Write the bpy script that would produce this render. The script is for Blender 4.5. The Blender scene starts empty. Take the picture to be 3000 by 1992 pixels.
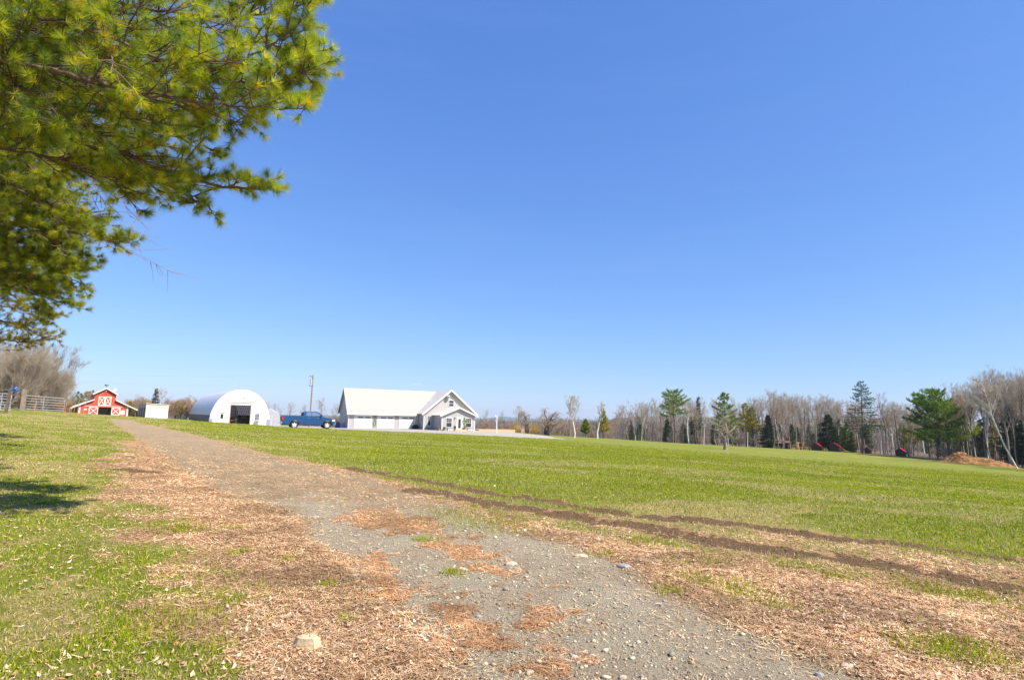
import bpy, math, random
import numpy as np
from mathutils import Vector, Matrix
R = math.radians
random.seed(7); rng = np.random.default_rng(7)
sc = bpy.context.scene
col = sc.collection

# ------------------------------------------------------------------ camera, sky, sun
FPX = 1667.0; EYE = 1.6
PITCH = math.atan(229 / FPX); ROLL = R(1.2)
Fv = Vector((0, math.cos(PITCH), math.sin(PITCH))); X0 = Vector((1, 0, 0)); U0 = Vector((0, -math.sin(PITCH), math.cos(PITCH)))
Rv = math.cos(ROLL) * X0 + math.sin(ROLL) * U0
Uv = -math.sin(ROLL) * X0 + math.cos(ROLL) * U0
CAM = Vector((0, 0, EYE))
cd = bpy.data.cameras.new('camera'); cam = bpy.data.objects.new('camera', cd); col.objects.link(cam)
cd.sensor_width = 36; cd.lens = FPX / 3000 * 36; cd.clip_start = 0.05; cd.clip_end = 20000
cam.matrix_world = Matrix(((Rv.x, Uv.x, -Fv.x, 0), (Rv.y, Uv.y, -Fv.y, 0), (Rv.z, Uv.z, -Fv.z, EYE), (0, 0, 0, 1)))
sc.camera = cam
SUN_AZ = R(60); SUN_EL = R(48)          # azimuth measured from -Y towards +X
sdir = Vector((math.sin(SUN_AZ) * math.cos(SUN_EL), -math.cos(SUN_AZ) * math.cos(SUN_EL), math.sin(SUN_EL)))
ld = bpy.data.lights.new('sun', 'SUN'); ld.energy = 4.6; ld.angle = R(0.5); ld.color = (1, 0.915, 0.77)
sun = bpy.data.objects.new('sun', ld); col.objects.link(sun); sun.location = sdir * 50
sun.rotation_euler = sdir.to_track_quat('Z', 'Y').to_euler()
w = bpy.data.worlds.new('World'); sc.world = w; w.use_nodes = True
nt = w.node_tree; sky = nt.nodes.new('ShaderNodeTexSky'); sky.sky_type = 'NISHITA'; sky.sun_disc = False
sky.sun_elevation = SUN_EL; sky.sun_rotation = math.atan2(sdir.x, sdir.y)
sky.altitude = 100; sky.air_density = 1.0; sky.dust_density = 0.25; sky.ozone_density = 3.0
sp_ = nt.nodes.new('ShaderNodeSeparateColor'); cb_ = nt.nodes.new('ShaderNodeCombineColor'); nt.links.new(sky.outputs[0], sp_.inputs[0])
for i_, (a_, g_) in enumerate([(.335, .86), (.405, .72), (.575, .48)]):      # film-like response of the sky's three channels
    p_ = nt.nodes.new('ShaderNodeMath'); p_.operation = 'POWER'; p_.inputs[1].default_value = g_; nt.links.new(sp_.outputs[i_], p_.inputs[0])
    q_ = nt.nodes.new('ShaderNodeMath'); q_.operation = 'MULTIPLY'; q_.inputs[1].default_value = a_ / .15 * .15 ** g_; nt.links.new(p_.outputs[0], q_.inputs[0]); nt.links.new(q_.outputs[0], cb_.inputs[i_])
tc_ = nt.nodes.new('ShaderNodeTexCoord'); mp_ = nt.nodes.new('ShaderNodeMapping'); mp_.inputs['Scale'].default_value = (1.2, 1.2, 9); mp_.inputs['Rotation'].default_value = (.12, .1, 0); nz_ = nt.nodes.new('ShaderNodeTexNoise'); nz_.inputs['Scale'].default_value = 1.6; nz_.inputs['Detail'].default_value = 7; nz_.inputs['Roughness'].default_value = .62
nt.links.new(tc_.outputs['Generated'], mp_.inputs[0]); nt.links.new(mp_.outputs[0], nz_.inputs['Vector']); mr_ = nt.nodes.new('ShaderNodeMapRange'); mr_.inputs[1].default_value = .5; mr_.inputs[2].default_value = .8; mr_.inputs[4].default_value = .035; nt.links.new(nz_.outputs['Fac'], mr_.inputs[0])
mx_ = nt.nodes.new('ShaderNodeMix'); mx_.data_type = 'RGBA'; nt.links.new(mr_.outputs[0], mx_.inputs[0]); nt.links.new(cb_.outputs[0], mx_.inputs[6]); mx_.inputs[7].default_value = (3.0, 3.3, 3.9, 1)
nt.links.new(mx_.outputs[2], nt.nodes['Background'].inputs[0]); nt.nodes['Background'].inputs[1].default_value = 0.15
sc.render.engine = 'CYCLES'
sc.view_settings.view_transform = 'Standard'; sc.view_settings.look = 'None'
sc.view_settings.exposure = 0.96; sc.view_settings.gamma = 1
sc.cycles.max_bounces = 6; sc.cycles.transparent_max_bounces = 8; sc.cycles.volume_bounces = 0

# ------------------------------------------------------------------ helpers
def ray(px, py):
    px = float(px); py = float(py); return Fv + ((px - 1500) / FPX) * Rv + ((996 - py) / FPX) * Uv
def at(px, py, Y):
    d = ray(px, py); return CAM + d * (Y / d.y)
def len_to(P, d, px):
    u = (px - 1500) / FPX; q = Vector(P) - CAM; d = Vector(d)
    return -(q.dot(Rv) - u * q.dot(Fv)) / (d.dot(Rv) - u * d.dot(Fv))
def zpix(x, y, py):           # height that lands on image row py above the ground point
    a = Vector((x, y, 0)) - CAM; v = (996 - py) / FPX
    return (v * a.dot(Fv) - a.dot(Uv)) / (Uv.z - v * Fv.z)

cps = []
def cp(px, Y, z): cps.append(((px - 1500) / FPX * Y, Y, z))
cps += [(0, 0, 0), (4, 0, 0), (-4, 0, 0), (0, 4, 0), (-3, 6, 0), (3, 6, -.04), (0, 10, 0), (-10, 0, .1), (10, 0, -.25), (-22, 0, .45), (22, 0, -.9), (0, -12, 0), (-6, 12, .12), (60, 0, -3), (-60, 0, 1.2), (0, -60, 0)]
for a in [(250, 25, .5), (250, 50, 1.03), (60, 52, 1.48), (150, 56, 1.38), (0, 30, .8), (250, 100, .45), (300, 130, .35), (0, 100, 1.25), (480, 105, .27), (620, 92, -.3), (785, 98, -.62),
          (620, 50, .38), (620, 26, .25), (900, 65, .0), (900, 40, .08), (900, 20, .05), (1020, 97, -.62), (1240, 101, -.66), (1390, 103, -.66), (1150, 115, -.8), (1460, 85, -1.0),
          (1650, 100, -1.7), (1607, 110, -1.4), (1682, 112, -1.96), (1751, 120, -2.1), (1900, 150, -3.8), (2122, 105, -3.25), (2122, 50, -1.4), (2500, 140, -5.0), (2500, 60, -2.5),
          (3000, 105, -5.6), (3000, 50, -2.6), (3000, 20, -.85), (2300, 20, -.4), (1500, 20, -.08), (1500, 50, -.5), (2300, 150, -4.8), (1500, 160, -4.5), (1000, 180, -5), (2400, 220, -8),
          (3300, 180, -9), (400, 200, -.5), (-200, 120, 1.5), (-300, 40, 1.3), (-100, 200, .5)]:
    cp(*a)
CP = np.array(cps, float)
def _k(r2): return np.where(r2 > 1e-9, r2 * np.log(np.maximum(r2, 1e-9)) * .5, 0)
_n = len(CP); _A = np.zeros((_n + 3, _n + 3))
_d = ((CP[:, None, :2] - CP[None, :, :2]) ** 2).sum(-1)
_A[:_n, :_n] = _k(_d) + np.eye(_n) * 3.0
_A[:_n, _n] = 1; _A[:_n, _n + 1:] = CP[:, :2]; _A[_n, :_n] = 1; _A[_n + 1:, :_n] = CP[:, :2].T
_w = np.linalg.solve(_A, np.concatenate([CP[:, 2], np.zeros(3)]))
def hash2(ix, iy, s):
    h = (ix * 374761393 + iy * 668265263 + s * 2147483647 + 1013904223).astype(np.int64) & 0xffffffff
    h = ((h ^ (h >> 13)) * 1274126177) & 0xffffffff
    return ((h ^ (h >> 16)) & 0xffff) / 65535.0
def vn(x, y, f=1.0, s=0):
    x = np.asarray(x, float) * f; y = np.asarray(y, float) * f
    ix = np.floor(x).astype(np.int64); iy = np.floor(y).astype(np.int64); fx = x - ix; fy = y - iy
    fx = fx * fx * (3 - 2 * fx); fy = fy * fy * (3 - 2 * fy)
    a = hash2(ix, iy, s); b = hash2(ix + 1, iy, s); c = hash2(ix, iy + 1, s); d = hash2(ix + 1, iy + 1, s)
    return (a * (1 - fx) + b * fx) * (1 - fy) + (c * (1 - fx) + d * fx) * fy
def fbm(x, y, f=1.0, s=0, o=4):
    t = 0; a = .5; n = 0
    for i in range(o):
        t = t + a * vn(x, y, f * 2 ** i, s + i * 17); n += a; a *= .55
    return t / n
def sstep(a, b, x): t = np.clip((x - a) / (b - a), 0, 1); return t * t * (3 - 2 * t)
def terr(x, y):
    x = np.atleast_1d(np.asarray(x, float)); y = np.atleast_1d(np.asarray(y, float))
    r = np.hypot(x, y); s = np.minimum(1, 190 / np.maximum(r, 1e-6)); xx = x * s; yy = y * s
    out = np.empty_like(xx)
    for i in range(0, len(xx), 60000):
        q = ((xx[i:i+60000, None] - CP[None, :, 0]) ** 2 + (yy[i:i+60000, None] - CP[None, :, 1]) ** 2)
        out[i:i+60000] = _k(q) @ _w[:_n] + _w[_n] + xx[i:i+60000] * _w[_n + 1] + yy[i:i+60000] * _w[_n + 2]
    k = sstep(170, 420, r)
    return out * (1 - k) + (-13.0) * k
def tz(x, y): return float(terr([x], [y])[0])
def hit(px, py, zoff=0):
    d = ray(px, py); Y = np.concatenate([np.arange(1.5, 60, .05), np.arange(60, 300, .5)])
    t = Y / d.y; z = EYE + d.z * t; g = terr(d.x * t, Y)
    i = np.argmax(z < g + zoff); return (d.x * t[i], Y[i], g[i])

def link(o): col.objects.link(o); return o
def tag(o, label=None, cat=None, group=None, kind=None):
    if label: o['label'] = label
    if cat: o['category'] = cat
    if group: o['group'] = group
    if kind: o['kind'] = kind
    return o
def empty(name, loc, yaw=0, label=None, cat=None, group=None):
    o = bpy.data.objects.new(name, None); link(o); o.location = loc; o.rotation_euler = (0, 0, yaw); o.empty_display_size = .2
    return tag(o, label, cat, group)
class MB:
    def __init__(s): s.v = []; s.f = []
    def add(s, vs, fs):
        b = len(s.v); s.v += [tuple(v) for v in vs]; s.f += [tuple(i + b for i in f) for f in fs]; return s
    def box(s, x0, x1, y0, y1, z0, z1):
        return s.add([(x0,y0,z0),(x1,y0,z0),(x1,y1,z0),(x0,y1,z0),(x0,y0,z1),(x1,y0,z1),(x1,y1,z1),(x0,y1,z1)],
                     [(3,2,1,0),(4,5,6,7),(0,1,5,4),(1,2,6,5),(2,3,7,6),(3,0,4,7)])
    def tube(s, pts, rs, n=8, cap=True):
        pts = [Vector(p) for p in pts]
        if not hasattr(rs, '__len__'): rs = [rs] * len(pts)
        b = len(s.v); up = Vector((0, 0, 1))
        for i, p in enumerate(pts):
            d = (pts[min(i+1, len(pts)-1)] - pts[max(i-1, 0)])
            d = d.normalized() if d.length > 1e-9 else up
            a = d.cross(up if abs(d.z) < .95 else Vector((1, 0, 0))).normalized(); c = d.cross(a)
            for k in range(n):
                t = 2 * math.pi * k / n; s.v.append(tuple(p + rs[i] * (math.cos(t) * a + math.sin(t) * c)))
        for i in range(len(pts) - 1):
            for k in range(n):
                k2 = (k + 1) % n; s.f.append((b+i*n+k, b+i*n+k2, b+(i+1)*n+k2, b+(i+1)*n+k))
        if cap:
            s.f.append(tuple(b + k for k in range(n - 1, -1, -1))); e = b + (len(pts) - 1) * n; s.f.append(tuple(e + k for k in range(n)))
        return s
    def bar(s, p, q, w, h=None):          # square bar between two points
        h = h or w; p = Vector(p); q = Vector(q); d = (q - p).normalized(); up = Vector((0, 0, 1)) if abs(d.z) < .95 else Vector((0, 1, 0))
        a = d.cross(up).normalized() * w / 2; c = a.normalized().cross(d) * h / 2
        vs = [p-a-c, p+a-c, p+a+c, p-a+c, q-a-c, q+a-c, q+a+c, q-a+c]
        return s.add(vs, [(0,1,2,3),(7,6,5,4),(1,0,4,5),(2,1,5,6),(3,2,6,7),(0,3,7,4)])
    def prism(s, poly, y0, y1, ax='y'):   # poly of (x,z) extruded along y (or (y,z) along x)
        n = len(poly)
        if ax == 'y': vs = [(x, y0, z) for x, z in poly] + [(x, y1, z) for x, z in poly]
        else: vs = [(y0, x, z) for x, z in poly] + [(y1, x, z) for x, z in poly]
        return s.add(vs, [tuple(range(n)), tuple(range(2*n-1, n-1, -1))] + [(i, i + n, (i+1) % n + n, (i+1) % n) for i in range(n)])
    def slab(s, quad, t):                 # thick plate under a quad
        q = [Vector(v) for v in quad]; nrm = (q[1]-q[0]).cross(q[-1]-q[0]).normalized() * t; n = len(q)
        return s.add(q + [v - nrm for v in q], [tuple(range(n)), tuple(range(2*n-1, n-1, -1))] + [(i, i+n, (i+1)%n+n, (i+1)%n) for i in range(n)])
    def build(s, name, m, parent=None, smooth=False, bevel=0):
        me = bpy.data.meshes.new(name); me.from_pydata(s.v, [], s.f); me.update()
        import bmesh
        bm = bmesh.new(); bm.from_mesh(me); bmesh.ops.recalc_face_normals(bm, faces=bm.faces); bm.to_mesh(me); bm.free()
        o = bpy.data.objects.new(name, me); link(o)
        if m: me.materials.append(m)
        if smooth: me.polygons.foreach_set('use_smooth', [True] * len(me.polygons))
        if bevel:
            b = o.modifiers.new('bevel', 'BEVEL'); b.width = bevel; b.segments = 2; b.limit_method = 'ANGLE'
        if parent: o.parent = parent
        return o
def npmesh(name, V, T, C=None, m=None, parent=None, smooth=False):
    me = bpy.data.meshes.new(name); V = np.asarray(V, np.float32); T = np.asarray(T, np.int32); k = T.shape[1]
    me.vertices.add(len(V)); me.vertices.foreach_set('co', V.ravel())
    me.loops.add(T.size); me.loops.foreach_set('vertex_index', T.ravel())
    me.polygons.add(len(T)); me.polygons.foreach_set('loop_start', np.arange(0, T.size, k, dtype=np.int32)); me.polygons.foreach_set('loop_total', np.full(len(T), k, np.int32))
    if smooth: me.polygons.foreach_set('use_smooth', np.ones(len(T), bool))
    me.update(calc_edges=True)
    if C is not None:
        for nm, c in (C.items() if isinstance(C, dict) else [('Col', C)]):
            a = me.color_attributes.new(nm, 'FLOAT_COLOR', 'POINT'); cc = np.ones((len(V), 4), np.float32); cc[:, :3] = c; a.data.foreach_set('color', cc.ravel())
    if m: me.materials.append(m)
    if name is None: return me
    o = bpy.data.objects.new(name, me); link(o)
    if parent: o.parent = parent
    return o

# ------------------------------------------------------------------ materials
def mat(name, c, rough=.7, var=.15, scale=3.0, metal=0, bump=0, bscale=20, c2=None, stretch=None, trans=0, spec=.5, attr=None):
    m = bpy.data.materials.new(name); m.use_nodes = True; t = m.node_tree; n = t.nodes; l = t.links; b = n['Principled BSDF']
    b.inputs['Roughness'].default_value = rough; b.inputs['Metallic'].default_value = metal; b.inputs['Specular IOR Level'].default_value = spec
    tc = n.new('ShaderNodeTexCoord'); src = tc.outputs['Object']
    if stretch:
        mp = n.new('ShaderNodeMapping'); mp.inputs['Scale'].default_value = stretch; l.new(src, mp.inputs[0]); src = mp.outputs[0]
    nz = n.new('ShaderNodeTexNoise'); nz.inputs['Scale'].default_value = scale; nz.inputs['Detail'].default_value = 5; l.new(src, nz.inputs['Vector'])
    mx = n.new('ShaderNodeMix'); mx.data_type = 'RGBA'
    cr = n.new('ShaderNodeMapRange'); cr.inputs[1].default_value = .3; cr.inputs[2].default_value = .7; l.new(nz.outputs['Fac'], cr.inputs[0]); l.new(cr.outputs[0], mx.inputs[0])
    lo = c2 or tuple(v * (1 - var) for v in c); hi = c if c2 else tuple(min(1, v * (1 + var)) for v in c)
    mx.inputs[6].default_value = (*lo, 1); mx.inputs[7].default_value = (*hi, 1); out = mx.outputs[2]
    if attr:
        va = n.new('ShaderNodeVertexColor'); va.layer_name = attr; mm = n.new('ShaderNodeMix'); mm.data_type = 'RGBA'; mm.blend_type = 'MULTIPLY'; mm.inputs[0].default_value = 1
        l.new(out, mm.inputs[6]); l.new(va.outputs[0], mm.inputs[7]); out = mm.outputs[2]
    l.new(out, b.inputs['Base Color'])
    if bump:
        nb = n.new('ShaderNodeTexNoise'); nb.inputs['Scale'].default_value = bscale; nb.inputs['Detail'].default_value = 4; l.new(src, nb.inputs['Vector'])
        bp = n.new('ShaderNodeBump'); bp.inputs['Strength'].default_value = bump; bp.inputs['Distance'].default_value = .02; l.new(nb.outputs['Fac'], bp.inputs['Height']); l.new(bp.outputs[0], b.inputs['Normal'])
    if trans:
        tr = n.new('ShaderNodeBsdfTranslucent'); l.new(out, tr.inputs[0]); ms = n.new('ShaderNodeMixShader'); ms.inputs[0].default_value = trans
        l.new(b.outputs[0], ms.inputs[1]); l.new(tr.outputs[0], ms.inputs[2]); l.new(ms.outputs[0], n['Material Output'].inputs[0])
    return m
def ribbed(name, c, axis, pitch, strength=.5, rough=.4, metal=0, dark=.85):
    m = mat(name, c, rough, .05, 1.5, metal); n = m.node_tree.nodes; l = m.node_tree.links; b = n['Principled BSDF']
    tc = n.new('ShaderNodeTexCoord'); wv = n.new('ShaderNodeTexWave'); wv.wave_type = 'BANDS'; wv.bands_direction = axis; wv.inputs['Scale'].default_value = .314 / pitch
    l.new(tc.outputs['Object'], wv.inputs[0]); bp = n.new('ShaderNodeBump'); bp.inputs['Strength'].default_value = strength; bp.inputs['Distance'].default_value = .03
    l.new(wv.outputs['Fac'], bp.inputs['Height']); l.new(bp.outputs[0], b.inputs['Normal'])
    mx = n.new('ShaderNodeMix'); mx.data_type = 'RGBA'; mx.blend_type = 'MULTIPLY'; mx.inputs[0].default_value = 1
    src = b.inputs['Base Color'].links[0].from_socket; l.new(src, mx.inputs[6])
    cr = n.new('ShaderNodeValToRGB'); cr.color_ramp.elements[0].color = (dark, dark, dark, 1); cr.color_ramp.elements[0].position = .05; cr.color_ramp.elements[1].position = .35; l.new(wv.outputs['Fac'], cr.inputs[0]); l.new(cr.outputs[0], mx.inputs[7]); l.new(mx.outputs[2], b.inputs['Base Color'])
    return m
M = dict(
    siding=ribbed('siding', (.41, .39, .385), 'Z', .14, .5, .7), roof=ribbed('metal_roof', (.40, .37, .32), 'X', .45, .5, .6, 0, .9), roofy=ribbed('metal_roof_wing', (.68, .62, .54), 'Y', .45, .5, .6, 0, .9),  # wing roof: same cream, colour lightened to offset grazing sun on its slope
    white=mat('white_paint', (.66, .66, .65), .6, .04), door=ribbed('garage_door', (.62, .62, .62), 'Z', .5, .3, .6, 0, .9), found=mat('concrete', (.34, .33, .31), .9, .15, 4),
    glass=mat('window_glass', (.03, .035, .045), .06, .2, 1, 0, 0, 20, None, None, 0, 1.0), dark=mat('dark_interior', (.02, .017, .015), .9), soffit=mat('grey_trim', (.42, .42, .44), .7),
    red=ribbed('red_siding', (.60, .07, .035), 'Z', .2, .5, .7), redroof=mat('red_tin_roof', (.62, .03, .025), .45, .15), wood=mat('weathered_wood', (.26, .20, .15), .85, .3, 6, 0, .3),
    silverfab=mat('silver_cover', (.36, .37, .41), .4, .1, 2), newwood=mat('fresh_lumber', (.52, .34, .20), .8, .2, 5), steel=mat('galvanised_steel', (.55, .56, .58), .4, .12, 5, .5), fabric=ribbed('white_fabric', (.78, .78, .84), 'Y', 1.2, .5, .35, 0, .93), skirt=ribbed('corrugated_skirt', (.42, .44, .5), 'X', .1, .6, .4, .5),
    darkskirt=mat('dark_skirt', (.06, .065, .08), .6), blue=mat('blue_car_paint', (.012, .07, .21), .15, .05, 1, .2, spec=.8), black=mat('black_plastic', (.015, .015, .016), .5), tyre=mat('tyre_rubber', (.02, .02, .02), .85, .2),
    chrome=mat('chrome', (.7, .7, .7), .15, .05, 1, 1), silver=mat('silver_rim', (.75, .75, .75), .4, .05, 1, .2), tail=mat('tail_lens', (.45, .01, .01), .15), lens=mat('head_lens', (.75, .75, .72), .1), orange=mat('orange_stake', (.85, .20, .05), .5, .05), yellow=mat('yellow_plastic', (.80, .48, .03), .5, .08),
    logwall=ribbed('dark_logs', (.10, .055, .04), 'Z', .25, .8, .85), bark=mat('pine_bark', (.13, .09, .07), .95, .35, 8, 0, .8, 25, None, (1, 1, .3)), greybark=mat('grey_bark', (.25, .205, .17), .9, .3, 5, 0, .3), pale=mat('birch_bark', (.74, .71, .66), .8, .25, 6, 0, .2, 20, None, (1, 1, 3)),
    twig=mat('twigs', (.33, .27, .21), .9, .25, 1.5), twigred=mat('reddish_twigs', (.36, .24, .17), .9, .25, 1.5), twigbrown=mat('brown_twigs', (.34, .21, .12), .9, .25, 1.5), twigpale=mat('pale_twigs', (.39, .34, .285), .9, .2, 1.5), darkbark=mat('dark_bark', (.12, .095, .08), .95, .3, 6),
    needles=mat('needles', (1, 1, 1), .6, .12, 2, trans=.6, attr='Col', spec=.25), farneedles=mat('far_needles', (1, 1, 1), .8, .15, 1, trans=.4, attr='Col', spec=.2), carglass=mat('car_glass', (.35, .40, .44), .08, .1, 1, .75),
    grass=mat('grass_blades', (1, 1, 1), .8, .14, .5, trans=.4, attr='Col', spec=.1), litter=mat('leaf_litter', (1, 1, 1), .85, .12, 8, trans=.2, attr='Col', spec=.1), stone=mat('stones', (1, 1, 1), .85, .15, 12, bump=.3, bscale=40, attr='Col'),
    rock=mat('pale_rock', (.50, .40, .25), .9, .2, 9, bump=.5, bscale=22), greyrock=mat('grey_rock', (.30, .29, .28), .85, .2, 9, bump=.4, bscale=22), tanrock=mat('tan_rock', (.45, .35, .26), .85, .2, 9, bump=.4, bscale=22),
    soilpile=mat('soil_pile', (.42, .21, .06), .95, .4, 1.8, bump=1, bscale=3, c2=(.12, .06, .025)), leaf=mat('planter_leaves', (.12, .22, .03), .6, .4, 10), flower=mat('forsythia', (.62, .42, .06), .7, .2, 10), bluebin=mat('blue_bin', (.05, .08, .2), .5), bluetarp=mat('blue_tarp', (.02, .10, .65), .5),
)

def translucent(m, f):
    n = m.node_tree.nodes; l = m.node_tree.links; b = n['Principled BSDF']; tr = n.new('ShaderNodeBsdfTranslucent'); l.new(b.inputs['Base Color'].links[0].from_socket, tr.inputs[0]); ms = n.new('ShaderNodeMixShader'); ms.inputs[0].default_value = f; l.new(b.outputs[0], ms.inputs[1]); l.new(tr.outputs[0], ms.inputs[2]); l.new(ms.outputs[0], n['Material Output'].inputs[0])
translucent(M['fabric'], .3)
# ------------------------------------------------------------------ ground zones (world space)
def wpoly(pts): return np.array([hit(*p)[:2] for p in pts])
def sdist_line(x, y, P):
    d = np.full(len(x), 1e9)
    for a, b in zip(P[:-1], P[1:]):
        ab = b - a; t = np.clip(((x - a[0]) * ab[0] + (y - a[1]) * ab[1]) / (ab @ ab), 0, 1)
        d = np.minimum(d, np.hypot(x - a[0] - t * ab[0], y - a[1] - t * ab[1]))
    return d
def sdist_poly(x, y, P):                      # negative inside
    ins = np.zeros(len(x), bool); Q = np.vstack([P, P[:1]])
    for a, b in zip(Q[:-1], Q[1:]):
        c = ((a[1] > y) != (b[1] > y)); xx = (b[0] - a[0]) * (y - a[1]) / (b[1] - a[1] + 1e-12) + a[0]; ins ^= c & (x < xx)
    d = sdist_line(x, y, Q); return np.where(ins, -d, d)
TL = [(320,1229),(400,1275),(480,1330),(560,1390),(640,1432),(760,1470),(850,1520),(960,1610),(1080,1700),(1180,1800),(1280,1900),(1330,1990)]
TR = [(372,1229),(520,1265),(700,1310),(850,1350),(960,1375),(1100,1405),(1250,1460),(1400,1500),(1550,1560),(1700,1600),(1850,1660),(2050,1760),(2250,1860),(2450,1930),(2600,1990)]
tl = wpoly(TL); tr = wpoly(TR)
crest = np.array([(-52, 72), (-46, 66)]);
dl = tl[-1] - tl[-3]; dr = tr[-1] - tr[-3]
TRACK = np.vstack([tl, (tl[-1] + dl * 3)[None], (tr[-1] + dr * 3)[None], tr[::-1]])
LAWN = wpoly([(300,1345),(330,1450),(410,1535),(400,1590),(520,1650),(560,1720),(520,1800),(560,1880),(620,1990)])
LAWN = np.vstack([[(-140, 150), (-40, 150), (-33, 60)], wpoly([(345,1229),(400,1280),(345,1330)]), LAWN, [(LAWN[-1] + (LAWN[-1] - LAWN[-3]) * 3)], [(-140, -10)]])
RUT1 = wpoly([(1007,1370),(1226,1407),(1412,1440),(1645,1472),(1831,1505),(1994,1524),(2184,1539),(2373,1567),(2610,1586),(2846,1619),(3000,1643)])
RUT2 = wpoly([(1226,1435),(1459,1477),(1692,1510),(1900,1543),(2066,1581),(2231,1605),(2373,1628),(2610,1657),(2799,1690),(3000,1723)])
FB = wpoly([(372,1229),(520,1262),(700,1305),(850,1343),(1007,1372),(1226,1425),(1459,1468),(1692,1498),(1900,1525),(2184,1550),(2610,1598),(3000,1660)])
FIELD = np.vstack([FB, (FB[-1] + (FB[-1] - FB[-3]) * 4)[None], [(400, 0), (400, 400), (-300, 400), (-300, 90)], crest[1:]])
def yp(px, Y): return ((px - 1500) / FPX * Y, Y)
YARD = np.array([yp(630, 89), yp(750, 88), yp(830, 62), yp(1000, 73), yp(1250, 80), yp(1400, 81), yp(1550, 87), yp(1680, 100), yp(1600, 103), yp(1520, 106), yp(1455, 109), yp(1400, 114), yp(960, 112), yp(640, 97)])
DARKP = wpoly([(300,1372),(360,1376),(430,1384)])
GRAVEL = wpoly([(760,1470),(900,1455),(1060,1480),(1300,1480),(1550,1560),(1700,1600),(1850,1660),(2050,1760),(2250,1860),(2450,1930),(2600,1990),(1330,1990),(1280,1900),(1180,1800),(1080,1700),(960,1610),(850,1520)])
GRAVEL = np.vstack([GRAVEL[:11], [(GRAVEL[10] + dr * 3)], [(tl[-1] + dl * 3)], GRAVEL[11:]])
RUST = [wpoly(p) for p in ([(1000,1500),(1100,1490),(1250,1520),(1300,1560),(1380,1570),(1240,1565),(1130,1550),(1010,1525)], [(1260,1590),(1380,1600),(1470,1620),(1440,1640),(1330,1620)], [(1390,1640),(1450,1650),(1520,1680),(1600,1690),(1430,1690)],
        [(1030,1650),(1130,1630),(1110,1650)], [(1110,1680),(1180,1720),(1160,1750),(1110,1710)], [(1240,1760),(1310,1740),(1350,1770),(1370,1800),(1310,1790)], [(1560,1770),(1620,1790),(1640,1830),(1590,1830)], [(1530,1905),(1620,1890),(1650,1950),(1570,1930)], [(1300,1790),(1430,1850),(1420,1900),(1350,1850)])]
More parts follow.
